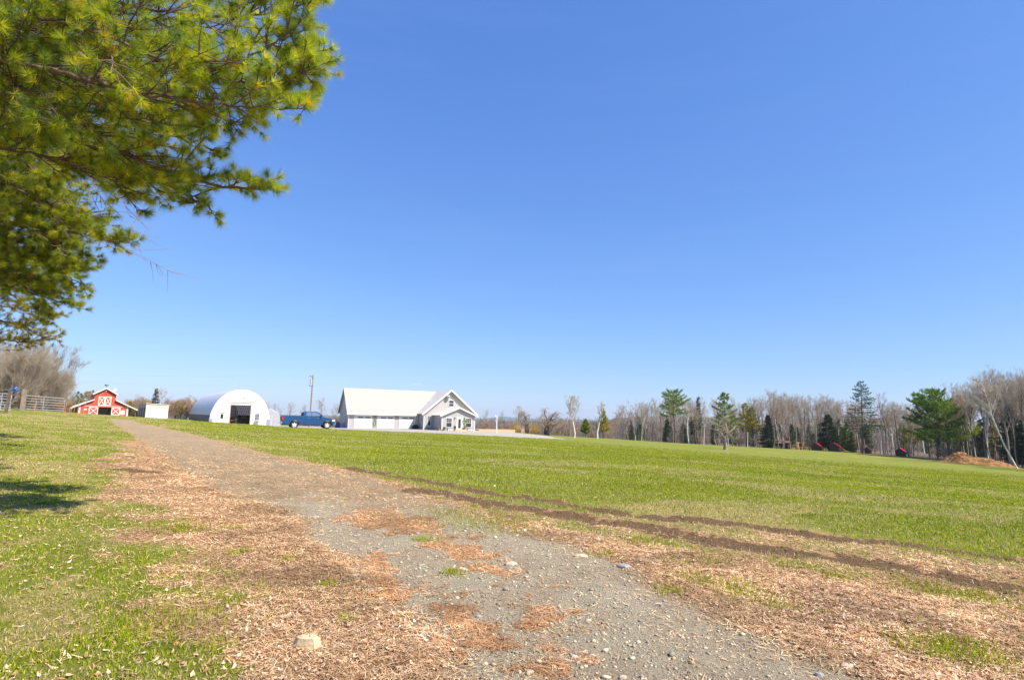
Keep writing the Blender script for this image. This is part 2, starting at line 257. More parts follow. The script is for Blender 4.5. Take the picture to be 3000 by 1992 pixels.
def zones(x, y):
    x = np.asarray(x, float); y = np.asarray(y, float); r = np.hypot(x, y)
    wob = (fbm(x, y, 1.3, 3) - .5) * np.clip(.9 + r * .03, .9, 2.2)
    near = r < 140; z = {}
    def f(P, poly=True):
        o = np.full(len(x), 50.0); o[near] = (sdist_poly if poly else sdist_line)(x[near], y[near], P); return o
    tk = f(TRACK); z['track_sd'] = tk; z['track'] = 1 - sstep(-.25, .35, tk + wob * .5)
    lw = f(LAWN); z['lawn'] = 1 - sstep(-.8, .9, lw + wob * 1.6)
    fd = f(FIELD); fd = np.where(near, fd, -50); fd = np.where(near, fd, -50); z['field'] = 1 - sstep(-.3, .6, fd + wob * .5)
    r1 = f(RUT1, False); r2 = f(RUT2, False); n2 = fbm(x, y, 2.5, 9)
    along = sstep(4, 12, r)
    z['mud'] = np.maximum(1 - sstep(.09, .52, r1 + (n2 - .5) * .5), 1 - sstep(.12, .62, r2 + (n2 - .5) * .5)) * (.64 + .36 * sstep(.36, .56, fbm(x, y, 8, 63)))
    z['mid'] = (1 - sstep(.3, 1.3, np.maximum(r1, r2) - .5)) * sstep(7, 3, np.abs(x - 7)) 
    z['rutc'] = np.minimum(r1, r2)
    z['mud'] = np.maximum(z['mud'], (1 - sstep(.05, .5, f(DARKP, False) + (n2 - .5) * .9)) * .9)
    z['gravel'] = 1 - sstep(-1.1, 1.1, f(GRAVEL) + wob * 1.2)
    ru = np.full(len(x), 50.0); nn = r < 14
    for P in RUST: ru[nn] = np.minimum(ru[nn], sdist_poly(x[nn], y[nn], P))
    z['rust'] = (1 - sstep(-.12, .30, ru + (fbm(x, y, 5, 21) - .5) * .9)) * .9
    z['yard'] = 1 - sstep(-.4, .4, f(YARD))
    z['yard_sd'] = f(YARD)
    g = np.maximum(z['lawn'], z['field']) * (1 - z['track']) * (1 - z['mud']) * (1 - z['yard'])
    sp = fbm(x, y, 1.1, 40); spot = sstep(.60, .70, sp) * .55 + sstep(.62, .7, fbm(x, y, 3.2, 77)) * .4
    z['grass'] = np.clip(g, 0, 1)
    left = (1 - z['track']) * (1 - z['field']) * (1 - z['lawn']); z['litter'] = np.clip(left * (1 - z['mud']), 0, 1)
    z['grass'] = np.clip(z['grass'] + left * spot * .8 * np.where(x > 0, 1, .45), 0, 1)
    between = sstep(0, .3, r2 + .0) * (r1 + r2 < 3.2) * (x > -2) * (1 - z['track']) * (1 - z['mud']); strip = (1 - sstep(.6, 2.2, r2 + (fbm(x, y, 1.4, 71) - .5) * 1.5)) * (1 - z['track']) * (1 - z['mud'])
    z['grass'] = np.maximum(z['grass'], np.clip(between * (.9 - .055 * np.clip(x, 0, 14)) * sstep(.30, .55, fbm(x, y, 2.2, 73)), 0, 1)); z['grass'] = np.maximum(z['grass'], .55 * strip * sstep(.38, .6, fbm(x, y, 2.6, 75)))
    z['litter'] = np.clip(z['litter'] * (1 - .7 * z['grass']), 0, 1)
    # bare straw patches in the field
    thin = sstep(.50, .66, fbm(x * .55, y, .45, 60)) * .55
    edge = np.exp(-np.clip(-fd, 0, 30) / 2.2) * .55
    z['thin'] = np.clip(thin + edge * (.4 + fbm(x, y, 1.8, 31)), 0, 1)
    lt = sstep(.42, .60, fbm(x, y, .9, 91)); z['thin'] = np.where(z['lawn'] > .5, np.maximum(lt * .85, .25), z['thin'])
    z['duff'] = (1 - sstep(.2, 1.5, tk + (fbm(x, y, 2, 33) - .5) * 1.2)) * (x < 0.3) * sstep(0, .15, tk) * (1 - sstep(7, 13, r))
    return z
def micro(x, y, z):
    r = np.hypot(x, y); k = 1 - sstep(25, 60, r)
    h = (fbm(x, y, 3.5, 5) - .5) * .05 + (fbm(x, y, .8, 6) - .5) * .10
    h = h - .045 * np.exp(-(z['rutc'] / .22) ** 2) + z['mud'] * (fbm(x, y, 6, 13) - .5) * .045
    h = h + z['litter'] * (fbm(x, y, 9, 15) - .5) * .04 - z['track'] * .03
    return h * k
th = np.concatenate([np.linspace(R(-180), R(-52), 60)[:-1], np.linspace(R(-52), R(52), 760), np.linspace(R(52), R(180), 60)[1:]])
rr = np.concatenate([np.geomspace(.3, 2.5, 12)[:-1], np.geomspace(2.5, 70, 400)[:-1], np.geomspace(70, 7000, 110)])
TH, RR = np.meshgrid(th, rr, indexing='ij'); gx = (RR * np.sin(TH)).ravel(); gy = (RR * np.cos(TH)).ravel()
Z = zones(gx, gy); gz = terr(gx, gy) + micro(gx, gy, Z)
nth, nr = TH.shape; idx = np.arange(nth * nr).reshape(nth, nr)
Q = np.stack([idx[:-1, :-1], idx[1:, :-1], idx[1:, 1:], idx[:-1, 1:]], -1).reshape(-1, 4)
C1 = np.stack([Z['track'], Z['litter'], Z['mud']], 1); C2 = np.stack([np.maximum(Z['gravel'] * Z['track'], 0), Z['rust'], Z['yard']], 1); C3 = np.stack([Z['grass'], Z['thin'], Z['duff']], 1)
def ground_mat():
    m = bpy.data.materials.new('ground_cover'); m.use_nodes = True; t = m.node_tree; n = t.nodes; l = t.links; b = n['Principled BSDF']; b.inputs['Roughness'].default_value = .95; b.inputs['Specular IOR Level'].default_value = .15
    tc = n.new('ShaderNodeTexCoord')
    def noise(s, d=5, r=.6, st=None):
        src = tc.outputs['Object']
        if st: mp = n.new('ShaderNodeMapping'); mp.inputs['Scale'].default_value = st; l.new(src, mp.inputs[0]); src = mp.outputs[0]
        z = n.new('ShaderNodeTexNoise'); z.inputs['Scale'].default_value = s; z.inputs['Detail'].default_value = d; z.inputs['Roughness'].default_value = r; l.new(src, z.inputs['Vector']); return z.outputs['Fac']
    def rng_(v, a, b2):
        q = n.new('ShaderNodeMapRange'); q.inputs[1].default_value = a; q.inputs[2].default_value = b2; l.new(v, q.inputs[0]); return q.outputs[0]
    def mix(f, a, c):
        q = n.new('ShaderNodeMix'); q.data_type = 'RGBA'
        if isinstance(f, float): q.inputs[0].default_value = f
        else: l.new(f, q.inputs[0])
        for s, v in ((6, a), (7, c)):
            if isinstance(v, tuple): q.inputs[s].default_value = (*v, 1)
            else: l.new(v, q.inputs[s])
        return q.outputs[2]
    def attr(nm):
        a = n.new('ShaderNodeVertexColor'); a.layer_name = nm; s = n.new('ShaderNodeSeparateColor'); l.new(a.outputs[0], s.inputs[0]); return s.outputs
    def math_(op, a, c):
        q = n.new('ShaderNodeMath'); q.operation = op
        for s, v in ((0, a), (1, c)):
            if isinstance(v, (int, float)): q.inputs[s].default_value = v
            else: l.new(v, q.inputs[s])
        return q.outputs[0]
    def sharp(mask, k=.5):                      # ragged edge: mask + fine noise
        a = math_('ADD', mask, math_('MULTIPLY', math_('SUBTRACT', N2, .5), k * 1.6)); return rng_(a, .38, .62)
    A1, A2, A3 = attr('Z1'), attr('Z2'), attr('Z3')
    N1 = noise(1.4); N2 = noise(9, 6, .7); N3 = noise(45, 6, .75); N4 = noise(.16, 4); N5 = noise(.5, 6, .65, (.5, 1, 1)); N6 = noise(160, 3, .7); N7 = noise(1.1, 5, .75, (.25, 1, 1))
    straw = mix(rng_(N3, .36, .64), (.20, .11, .05), (.62, .39, .22)); straw = mix(rng_(N1, .4, .62), straw, mix(rng_(N3, .35, .65), (.24, .13, .06), (.54, .34, .19)))
    dirt = mix(rng_(N3, .35, .65), (.15, .105, .06), (.42, .32, .20)); dirt = mix(rng_(N1, .4, .62), dirt, mix(rng_(N3, .4, .6), (.22, .155, .08), (.50, .36, .22))); dirt = mix(math_('MULTIPLY', rng_(N5, .45, .6), .15), dirt, mix(rng_(N3, .4, .6), (.13, .105, .07), (.40, .335, .24)))
    grav = mix(rng_(N3, .36, .64), (.10, .082, .055), (.40, .34, .235)); grav = mix(rng_(N6, .45, .62), grav, (.53, .46, .335)); grav = mix(math_('MULTIPLY', rng_(N1, .42, .62), .65), grav, mix(rng_(N3, .4, .6), (.20, .15, .10), (.40, .30, .21)))
    rust = mix(rng_(N3, .35, .65), (.22, .12, .055), (.50, .32, .18))
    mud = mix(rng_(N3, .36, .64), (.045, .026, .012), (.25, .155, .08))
    gr = mix(rng_(N5, .36, .64), (.115, .145, .004), (.18, .205, .010)); gr = mix(rng_(N3, .4, .7), gr, (.21, .235, .03)); gr = mix(math_('MULTIPLY', rng_(N4, .42, .62), .7), gr, (.18, .195, .035)); gr = mix(math_('MULTIPLY', rng_(N7, .45, .62), .55), gr, (.26, .24, .08)); gr = mix(math_('MULTIPLY', rng_(noise(5, 5, .7, (.4, 1, 1)), .5, .68), .5), gr, (.085, .12, .004))
    dry = mix(rng_(N3, .38, .62), (.22, .15, .05), (.60, .44, .22)); dry = mix(rng_(N2, .5, .62), dry, (.17, .18, .015))
    c = mix(sharp(A3[1], .8), gr, dry); c = mix(math_('MULTIPLY', sharp(A3[1], .8), .6), gr, c)
    straw = mix(sharp(A3[2], .5), straw, mix(rng_(N3, .36, .64), (.17, .09, .045), (.52, .31, .17))); c = mix(sharp(A3[0], .6), straw, c)
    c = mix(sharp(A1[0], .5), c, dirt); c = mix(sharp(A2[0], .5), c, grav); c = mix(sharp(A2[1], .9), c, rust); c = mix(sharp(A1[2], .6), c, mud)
    yard = mix(rng_(N2, .35, .65), (.30, .27, .235), (.42, .385, .34)); c = mix(rng_(A2[2], .3, .7), c, yard)
    # beyond the fields: brown winter woodland floor
    g = n.new('ShaderNodeNewGeometry'); sx = n.new('ShaderNodeSeparateXYZ'); l.new(g.outputs['Position'], sx.inputs[0])
    far = n.new('ShaderNodeVertexColor'); far.layer_name = 'Wood'; fs = n.new('ShaderNodeSeparateColor'); l.new(far.outputs[0], fs.inputs[0])
    wood = mix(rng_(noise(.02, 5), .4, .6), (.15, .10, .07), (.07, .085, .035)); wood = mix(rng_(N2, .4, .6), wood, (.13, .09, .06)); c = mix(fs.outputs[0], c, wood)
    l.new(c, b.inputs['Base Color'])
    bp = n.new('ShaderNodeBump'); bp.inputs['Strength'].default_value = .9; bp.inputs['Distance'].default_value = .03; l.new(math_('ADD', N3, math_('MULTIPLY', N6, .5)), bp.inputs['Height']); l.new(bp.outputs[0], b.inputs['Normal'])
    return m
GM = ground_mat()
def line_side():                                  # woodland floor begins beyond the right-hand tree line and behind the yard
    r = np.hypot(gx, gy)
    P = np.array([yp(1440, 128), yp(1600, 128), yp(1780, 150), yp(1900, 151), yp(2200, 151), yp(2500, 141), yp(2700, 126), yp(3000, 105), yp(3600, 80), (600, 80), (600, 7000), (-7000, 7000), (-7000, 230), (-150, 175), yp(700, 150), yp(1200, 140)])
    s = sdist_poly(gx, gy, P); return 1 - sstep(-.5, 1.5, s + (fbm(gx, gy, .3, 2) - .5) * 4)
WD = line_side(); CW = np.repeat(WD[:, None], 3, 1)
V = np.stack([gx, gy, gz], 1)
fc_t = Z['track_sd'][Q].mean(1) < 0; fc_y = Z['yard_sd'][Q].mean(1) < 0
def sub(name, mask):
    q = Q[mask]; u, inv = np.unique(q, return_inverse=True)
    o = npmesh(name, V[u], inv.reshape(-1, 4)[:, ::-1], {'Z1': C1[u], 'Z2': C2[u], 'Z3': C3[u], 'Wood': CW[u]}, GM, smooth=True); o['kind'] = 'structure'; return o
sub('dirt_track', fc_t); sub('gravel_yard', fc_y & ~fc_t); sub('field_ground', ~fc_t & ~fc_y)

def gheight(x, y):
    z = zones(x, y); return terr(x, y) + micro(x, y, z), z

# ------------------------------------------------------------------ scatter on the ground
def samp(n, r0, r1, q, a0=-50, a1=50):
    u = rng.random(n); r = (r0 ** q + u * (r1 ** q - r0 ** q)) ** (1 / q); t = np.radians(rng.uniform(a0, a1, n)); return r * np.sin(t), r * np.cos(t), r
def blades(name, x, y, h, wd, colr, lean=.5, m='grass', label='', cat='grass', z0=None, flat=0):
    n = len(x); z = gheight(x, y)[0] if z0 is None else z0
    a = rng.uniform(0, 2 * np.pi, n); b = rng.uniform(0, 2 * np.pi, n); ln = rng.uniform(.1, 1, n) * lean
    base = np.stack([x, y, z - .004], 1); sx = np.stack([np.cos(a), np.sin(a), np.zeros(n)], 1) * (wd / 2)[:, None]
    tip = base + np.stack([np.cos(b) * ln * h, np.sin(b) * ln * h, h * np.sqrt(np.clip(1 - ln ** 2, .05, 1))], 1)
    mid = base + (tip - base) * .55 + np.stack([np.zeros(n), np.zeros(n), h * .1], 1)
    Vv = np.stack([base - sx, base + sx, mid + sx * .7, tip, mid - sx * .7], 1).reshape(-1, 3)
    k = np.arange(n)[:, None] * 5; T = np.concatenate([k + np.array([0, 1, 2]), k + np.array([0, 2, 4]), k + np.array([4, 2, 3])])
    Cc = np.repeat(colr, 5, 0); o = npmesh(name, Vv, T, Cc, M[m]); tag(o, label, cat, kind='stuff'); return o
def pick(cols, n, jit=.15):
    c = np.array(cols)[rng.integers(0, len(cols), n)]; return np.clip(c * (1 + rng.uniform(-jit, jit, (n, 1))), 0, 1)
GC = [(.25, .33, .004), (.32, .385, .006), (.39, .43, .012), (.20, .285, .004), (.44, .44, .03)]
DC = [(.66, .54, .27), (.56, .45, .22), (.48, .42, .16)]
# field grass
x, y, r = samp(800000, 5, 105, .4); z = zones(x, y); p = z['grass'] * np.maximum(z['field'], (x > -3) * .8) * (1 - .55 * z['thin']) * (1 - sstep(45, 104, r)); k = rng.random(len(x)) < p; x, y, r = x[k], y[k], r[k]; th_ = z['thin'][k]
c = pick(GC, len(x)); f_ = fbm(x * .5, y, .35, 505)[:, None]; c = c * (.72 + .56 * f_) * np.where(f_ > .5, 1, 1) * np.concatenate([.9 + .25 * f_, np.ones_like(f_), np.ones_like(f_)], 1); d = rng.random(len(x)) < .10 + .7 * th_; c[d] = pick(DC, d.sum())
blades('field_grass', x, y, rng.uniform(.02, .058, len(x)) * (1 + .006 * r), .0035 + .0008 * r, c, .8, label='bright green spring grass across the wide field', cat='grass')
# lawn on the left
x, y, r = samp(520000, 2.6, 75, .5, -52, 0); z = zones(x, y); k = rng.random(len(x)) < z['grass'] * z['lawn'] * (1 - .5 * z['thin']) * (1 - sstep(30, 74, r)); x, y, r = x[k], y[k], r[k]; th_ = z['thin'][k]
c = pick(GC, len(x)); d = rng.random(len(x)) < .12 + .75 * th_; c[d] = pick(DC, d.sum())
blades('lawn_grass', x, y, rng.uniform(.015, .04, len(x)) * (1 + .008 * r), .0035 + .0008 * r, c, .85, label='short patchy lawn strewn with dead leaves left of the track', cat='grass')
# green tufts in the litter and on the gravel
tx, ty = [], []
for pxy, n_, s_ in [((1390,1520),900,.5),((1330,1500),500,.4),((1480,1540),500,.35),((1255,1582),120,.1),((1230,1582),60,.06),((1330,1674),160,.08),((965,1343),120,.15),((520,1545),400,.22),((540,1550),300,.15),((1770,1621),120,.1),((1980,1650),120,.12),((2080,1640),200,.18),((1930,1590),200,.3),((2020,1690),220,.16),
                 ((2140,1715),450,.2),((2170,1730),250,.15),((2445,1684),250,.13),((2285,1767),180,.1),((2310,1652),180,.12),((1885,1586),250,.2),((1965,1600),150,.2),((2790,1905),600,.16),((2840,1915),500,.14),((2700,1898),300,.15),((2700,1720),350,.2),((2780,1735),300,.2),((2850,1750),200,.15),((475,1820),500,.3),((420,1850),500,.2),((560,1690),400,.25),((450,1640),500,.3),
                 ((1960,1725),120,.09),((700,1624),150,.08),((680,1545),150,.1),((850,1640),100,.06),((1020,1810),60,.05),((630,1900),160,.08),((960,1712),90,.05)]:
    h_ = hit(*pxy); tx.append(rng.normal(h_[0], s_, n_)); ty.append(rng.normal(h_[1], s_, n_))
tx = np.concatenate(tx); ty = np.concatenate(ty); blades('weed_tufts', tx, ty, rng.uniform(.025, .075, len(tx)), np.full(len(tx), .007), pick(GC[:3], len(tx)), .8, label='small green weed tufts scattered over the leaf litter and gravel edge', cat='weeds')
# pine-needle straw and thin stalks
x, y, r = samp(700000, 2.6, 34, .45); z = zones(x, y); p = np.clip(z['litter'] * 1.0 + z['rust'] * .6 + z['track'] * (1 - z['gravel']) * .13 + z['gravel'] * z['track'] * (.015 + .06 * sstep(.55, .7, fbm(x, y, 1.6, 321))) + z['thin'] * z['grass'] * .25 - z['mud'] * .6 + .12 * (1 - z['gravel']), 0, 1) * (1 - .9 * z['grass']) * (1 - sstep(12, 33, r)); k = rng.random(len(x)) < p; x, y, r = x[k], y[k], r[k]; ru = z['rust'][k] > .4
c = pick([(.66, .41, .23), (.74, .51, .32), (.52, .30, .15), (.32, .17, .08), (.80, .60, .39), (.64, .48, .27)], len(x)); c *= (1 - .25 * z['duff'][k])[:, None]; c[ru] = pick([(.66, .34, .16), (.50, .24, .10), (.76, .44, .24), (.62, .42, .24)], ru.sum())
n = len(x); zz = gheight(x, y)[0]; a = rng.uniform(0, 2 * np.pi, n); L = rng.uniform(.022, .07, n) * (1 + .012 * r); W = .0014 + .00055 * r; c = c * (.62 + .62 * sstep(.3, .66, fbm(x, y, 1.7, 404)))[:, None]; c = np.clip(c, 0, .95); dv = np.stack([np.cos(a), np.sin(a), rng.normal(0, .22, n)], 1); sv = np.stack([-np.sin(a), np.cos(a), rng.normal(0, .3, n)], 1)
b0 = np.stack([x, y, zz + .008 + np.abs(rng.normal(0, .006, n))], 1); P0 = b0 - dv * (L / 2)[:, None]; P1 = b0 + dv * (L / 2)[:, None]; sw = sv * (W / 2)[:, None]
npV = np.stack([P0 - sw, P0 + sw, P1 + sw, P1 - sw], 1).reshape(-1, 3); kk = np.arange(n)[:, None] * 4 + np.arange(4)
tag(npmesh('needle_straw', npV, kk, np.repeat(c, 4, 0), M['litter']), 'fallen pine needles and straw matted along the track', 'pine straw', kind='stuff')
# dead leaves
def leaves(name, x, y, r, smin, smax, cols, label, tl_=.35):
    n = len(x); zz = gheight(x, y)[0]; s = rng.uniform(smin, smax, n) * (1 + .012 * r); a = rng.uniform(0, 2 * np.pi, n)
    ti = rng.normal(0, tl_, n); u = np.stack([np.cos(a), np.sin(a), ti], 1); v = np.stack([-np.sin(a), np.cos(a), rng.normal(0, tl_, n)], 1); N = np.cross(u, v); N /= np.linalg.norm(N, axis=1)[:, None]
    lz = rng.uniform(.14, .42, n); cu = rng.uniform(-.2, .7, n)
    c0 = np.stack([x, y, zz + .006 + s * .4 * tl_], 1); pts = []
    for (pu, pv, w_) in [(-.5, 0, 0), (-.2, -.32, 1), (.2, -.28, 1), (.55, 0, .4), (.15, .3, 1), (-.25, .3, 1), (0, 0, -.3)]:
        jx = rng.normal(0, .07, n)
        pts.append(c0 + u * (s * (pu + jx))[:, None] + v * (s * lz * 2 * (pv + rng.normal(0, .12, n)))[:, None] + N * (s * (cu * pu * pu * 1.6 + rng.normal(0, .06, n)))[:, None])
    Vv = np.stack(pts, 1).reshape(-1, 3); k = np.arange(n)[:, None] * 7
    T = np.concatenate([k + np.array([6, i, (i + 1) % 6]) for i in range(6)]); return tag(npmesh(name, Vv, T, np.repeat(pick(cols, n, .2), 7, 0), M['litter']), label, 'leaves', kind='stuff')
x, y, r = samp(230000, 2.6, 26, .35); z = zones(x, y); p = z['litter'] * sstep(.35, .65, fbm(x, y, 1.2, 200)) * .75 + z['litter'] * .08 + z['track'] * .005 * (x < 9) - z['mud'] - z['duff'] * .5; k = rng.random(len(x)) < p * np.where(r > 12, .7, 1)
leaves('dead_leaves', x[k], y[k], r[k], .014, .042, [(.66, .42, .26), (.74, .50, .33), (.52, .31, .17), (.82, .60, .42), (.38, .20, .10), (.66, .43, .28)], 'tan dead leaves matted over the verges of the track', .16)
x, y, r = samp(60000, 2.6, 12, .35, -52, 52); z = zones(x, y); p = z['litter'] * sstep(.48, .62, fbm(x, y, .7, 222)) * (1 - z['duff'] * .7) * .6 - z['mud']; k = rng.random(len(x)) < p
leaves('pale_leaves', x[k], y[k], r[k], .018, .048, [(.82, .60, .46), (.88, .70, .56), (.70, .46, .32), (.78, .56, .42), (.50, .28, .17)], 'pale pinkish dead leaves lying in drifts on the leaf litter', .3)
x, y, r = samp(26000, 2.6, 24, .35, -52, 40); z = zones(x, y); p = z['lawn'] * .5 * (1 - z['track']) * (.3 + sstep(.4, .6, fbm(x, y, .8, 210))) + z['litter'] * .12 + z['field'] * .03; k = rng.random(len(x)) < p
leaves('scattered_leaves', x[k], y[k], r[k], .024, .056, [(.62, .46, .29), (.68, .53, .36), (.52, .34, .19), (.72, .58, .40), (.42, .22, .10)], 'curled pale dead leaves scattered over the lawn', .25)
# gravel
def pebbles(name, x, y, s, cols, label, cat='gravel'):
    n = len(x); zz = gheight(x, y)[0]; t_ = (1 + 5 ** .5) / 2
    ico = np.array([(-1,t_,0),(1,t_,0),(-1,-t_,0),(1,-t_,0),(0,-1,t_),(0,1,t_),(0,-1,-t_),(0,1,-t_),(t_,0,-1),(t_,0,1),(-t_,0,-1),(-t_,0,1)]) / 1.902
    F_ = np.array([(0,11,5),(0,5,1),(0,1,7),(0,7,10),(0,10,11),(1,5,9),(5,11,4),(11,10,2),(10,7,6),(7,1,8),(3,9,4),(3,4,2),(3,2,6),(3,6,8),(3,8,9),(4,9,5),(2,4,11),(6,2,10),(8,6,7),(9,8,1)])
    P = ico[None] * rng.uniform(.75, 1.2, (n, 12, 1)) * np.stack([rng.uniform(.8, 1.4, n), rng.uniform(.7, 1, n), rng.uniform(.4, .7, n)], 1)[:, None, :]
    a = rng.uniform(0, 2 * np.pi, n); ca, sa = np.cos(a)[:, None], np.sin(a)[:, None]; X = P[..., 0] * ca - P[..., 1] * sa; Y = P[..., 0] * sa + P[..., 1] * ca
    Vv = np.stack([X * s[:, None] + x[:, None], Y * s[:, None] + y[:, None], P[..., 2] * s[:, None] + (zz + s * .2)[:, None]], -1).reshape(-1, 3)
    T = (np.arange(n)[:, None, None] * 12 + F_[None]).reshape(-1, 3); return tag(npmesh(name, Vv, T, np.repeat(pick(cols, n, .25), 12, 0), M['stone']), label, cat, kind='stuff')
PC = [(.38, .33, .23), (.46, .39, .27), (.30, .25, .18), (.52, .45, .31), (.42, .32, .19), (.30, .27, .22), (.48, .42, .30)]
x, y, r = samp(60000, 2.8, 20, .4); z = zones(x, y); k = rng.random(len(x)) < (z['gravel'] * z['track'] * (1 - .8 * z['rust']) + z['track'] * .12); x, y, r = x[k], y[k], r[k]
s = np.minimum(rng.exponential(.0035, len(x)) + .003, .028) * (1 + .03 * r); pebbles('gravel_stones', x, y, s, PC, 'grey crushed gravel lying loose on the track')

x, y, r = samp(90000, 5, 32, .5); z = zones(x, y); k = rng.random(len(x)) < z['mud'] ** 2 * .6; x, y, r = x[k], y[k], r[k]
pebbles('mud_clods', x, y, rng.uniform(.004, .015, len(x)) * (1 + .02 * r), [(.11, .065, .028), (.19, .115, .05), (.07, .04, .018), (.30, .19, .10)], 'dark clods of turned soil in the two wheel ruts', 'soil')
# ------------------------------------------------------------------ single rocks
def rock(px, py, wpx, m, label, hz=.45, seed=0, pts=None):
    g = hit(px, py); sc_ = g[1] / FPX; rs = random.Random(seed); b = MB(); n = 9; L = 5; r0 = wpx * sc_ / 2
    prof = [rs.uniform(.72, 1.1) for _ in range(n)]
    if pts: prof = pts; n = len(pts)
    for i, (zf, rf) in enumerate([(-.3, 1.0), (.45, .97), (.8, .8), (.96, .45), (1.0, .1)]):
        for k_ in range(n):
            t = 2 * math.pi * k_ / n; j = rs.uniform(.92, 1.08); b.v.append((r0 * prof[k_] * rf * j * math.cos(t), r0 * prof[k_] * rf * j * .62 * math.sin(t), r0 * hz * 1.2 * zf * rs.uniform(.85, 1.1)))
    for i in range(4):
        for k_ in range(n): b.f.append((i*n+k_, i*n+(k_+1)%n, (i+1)*n+(k_+1)%n, (i+1)*n+k_))
    b.f.append(tuple(4*n+k_ for k_ in range(n)))
    o = b.build('rock', M[m], smooth=False); o.location = (g[0], g[1], gheight(np.array([g[0]]), np.array([g[1]]))[0][0]); o.rotation_euler = (0, 0, rs.uniform(-.3, .3)); tag(o, label, 'rock', 'rocks along the track'); return o
for i, a in enumerate([
    (900,1898,78,'rock','large pale angular rock in the leaf litter left of the track',.8), (1497,1645,46,'tanrock','flat grey-tan rock half buried in the middle of the gravel',.35), (1357,1666,30,'rock','small white rock beside a green weed on the gravel',.35),
    (1700,1624,44,'rock','long pale yellow flat stone at the far edge of the gravel',.3), (1828,1660,48,'greyrock','bluish flat stone in the straw beside the right edge of the gravel',.3), (1083,1727,30,'greyrock','blue-grey flat stone on the left edge of the gravel',.3),
    (1037,1684,16,'greyrock','small blue-grey stone farther up the left edge of the gravel',.4), (924,1512,26,'greyrock','flat blue stone where the gravel begins at the far left',.25), (1402,1788,22,'greyrock','grey stone beside the rusty needle patch in the track centre',.4), (1297,1783,14,'greyrock','dark blue pebble left of the grey stone in the track centre',.6),
    (1204,1853,18,'greyrock','small slate-blue stone on the left side of the near gravel',.4), (1245,1860,18,'greyrock','slate stone just right of its smaller twin on the near gravel',.4), (1682,1917,24,'tanrock','rounded beige stone in the near gravel cluster',.5), (1735,1910,22,'rock','rounded whitish stone at the right of the near gravel cluster',.5),
    (1717,1843,16,'soilpile','small orange stone on the near gravel',.5), (2226,1843,26,'tanrock','tan oval stone near the right edge of the near gravel',.35), (2482,1939,42,'tanrock','wide flat tan stone at the lower right of the gravel',.3), (2399,1962,26,'greyrock','pointed grey stone at the bottom edge of the gravel',.6),
    (2605,1967,34,'tanrock','pinkish flat stone in the bottom right corner of the gravel',.3), (1272,1920,20,'greyrock','bluish stone near the bottom left edge of the gravel',.35), (1232,1643,20,'greyrock','thin grey slab on the gravel left of the white rock',.25), (1825,1976,24,'tanrock','beige stone at the bottom centre of the picture',.5)]):
    rock(*a, seed=i + 3, pts=[1.1, .8, .62, .95, 1.0, .85, .7, .95] if i == 0 else None)

# ------------------------------------------------------------------ buildings
def window(parent, x0, x1, z0, z1, y, cols=2, rows=3, frame=.09, split=True, axis='x', outward=-1, m='glass'):
    """Framed window on a wall: axis 'x' lies in a plane of constant y, axis 'y' in a plane of constant x."""
    f = MB(); p = MB(); o = outward
    def bx(mb, a0, a1, d0, d1, c0, c1):
        d0, d1 = sorted((y + o * d0, y + o * d1))
        if axis == 'x': mb.box(a0, a1, d0, d1, c0, c1)
        else: mb.box(d0, d1, a0, a1, c0, c1)
    bx(f, x0 - frame, x0, 0, .05, z0 - frame, z1 + frame); bx(f, x1, x1 + frame, 0, .05, z0 - frame, z1 + frame)
    bx(f, x0, x1, 0, .05, z1, z1 + frame); bx(f, x0 - .03, x1 + .03, 0, .08, z0 - frame, z0)
    zm = (z0 + z1) / 2
    if split: bx(f, x0, x1, .006, .045, zm - .03, zm + .03)
    for i in range(1, cols): xx = x0 + (x1 - x0) * i / cols; bx(f, xx - .014, xx + .014, .012, .035, zm + .03 if split else z0, z1)
    for j in range(1, rows): zz = (zm if split else z0) + (z1 - (zm if split else z0)) * j / rows; bx(f, x0, x1, .011, .034, zz - .014, zz + .014)
    w_ = f.build('window', M['white'], parent); bx(p, x0 + .002, x1 - .002, .004, .01, z0 + .002, z1 - .002); p.build('pane', M[m], w_); return w_
H0 = at(1019, 1253, 97); HZ = -.66; a = R(25); ux = Vector((math.cos(a), math.sin(a), 0)); uy = Vector((-math.sin(a), math.cos(a), 0)); H0.z = HZ
house = empty('farmhouse', H0, a, 'long white farmhouse with three garage doors and a cream metal roof', 'house')
LG = len_to(H0, ux, 1226); P1 = H0 + ux * LG - uy * 3; WW = len_to(P1, ux, 1390)
s0 = len_to(P1, ux, 1270); PF = 4.4; EV = 2.85; RZ = 6.85; GD = 9.6
X1 = LG + WW; PX0 = LG + s0; P2 = H0 + ux * PX0 - uy * (3 + PF); PW = len_to(P2, ux, 1390.5); PX1 = PX0 + PW
zr = lambda y: EV + (RZ - EV) * (1 - abs(y - GD / 2) / (GD / 2))
mw = MB()
mw.prism([(0, -.6), (GD, -.6), (GD, EV), (GD / 2, RZ - .06), (0, EV)], 0, LG + 1, 'x')
cx = (LG + X1) / 2; BD = 12.5
mw.prism([(LG, -.6), (X1, -.6), (X1, EV), (cx, RZ - .06), (LG, EV)], -3, BD)
mw.build('wall', M['siding'], house)
mp_ = MB(); PZ = 3.75; PE = 2.5; pc = (PX0 + PX1) / 2
mp_.prism([(PX0, -.5), (PX1, -.5), (PX1, PE), (pc, PZ - .05), (PX0, PE)], -3 - PF, -3.002); porch = mp_.build('porch', M['siding'], house)
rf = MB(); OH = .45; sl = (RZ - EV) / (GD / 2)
rf.slab([(-.35, -OH, EV - OH * sl + .12), (cx, -OH, EV - OH * sl + .12), (cx, GD / 2, RZ + .12), (-.35, GD / 2, RZ + .12)], .1)
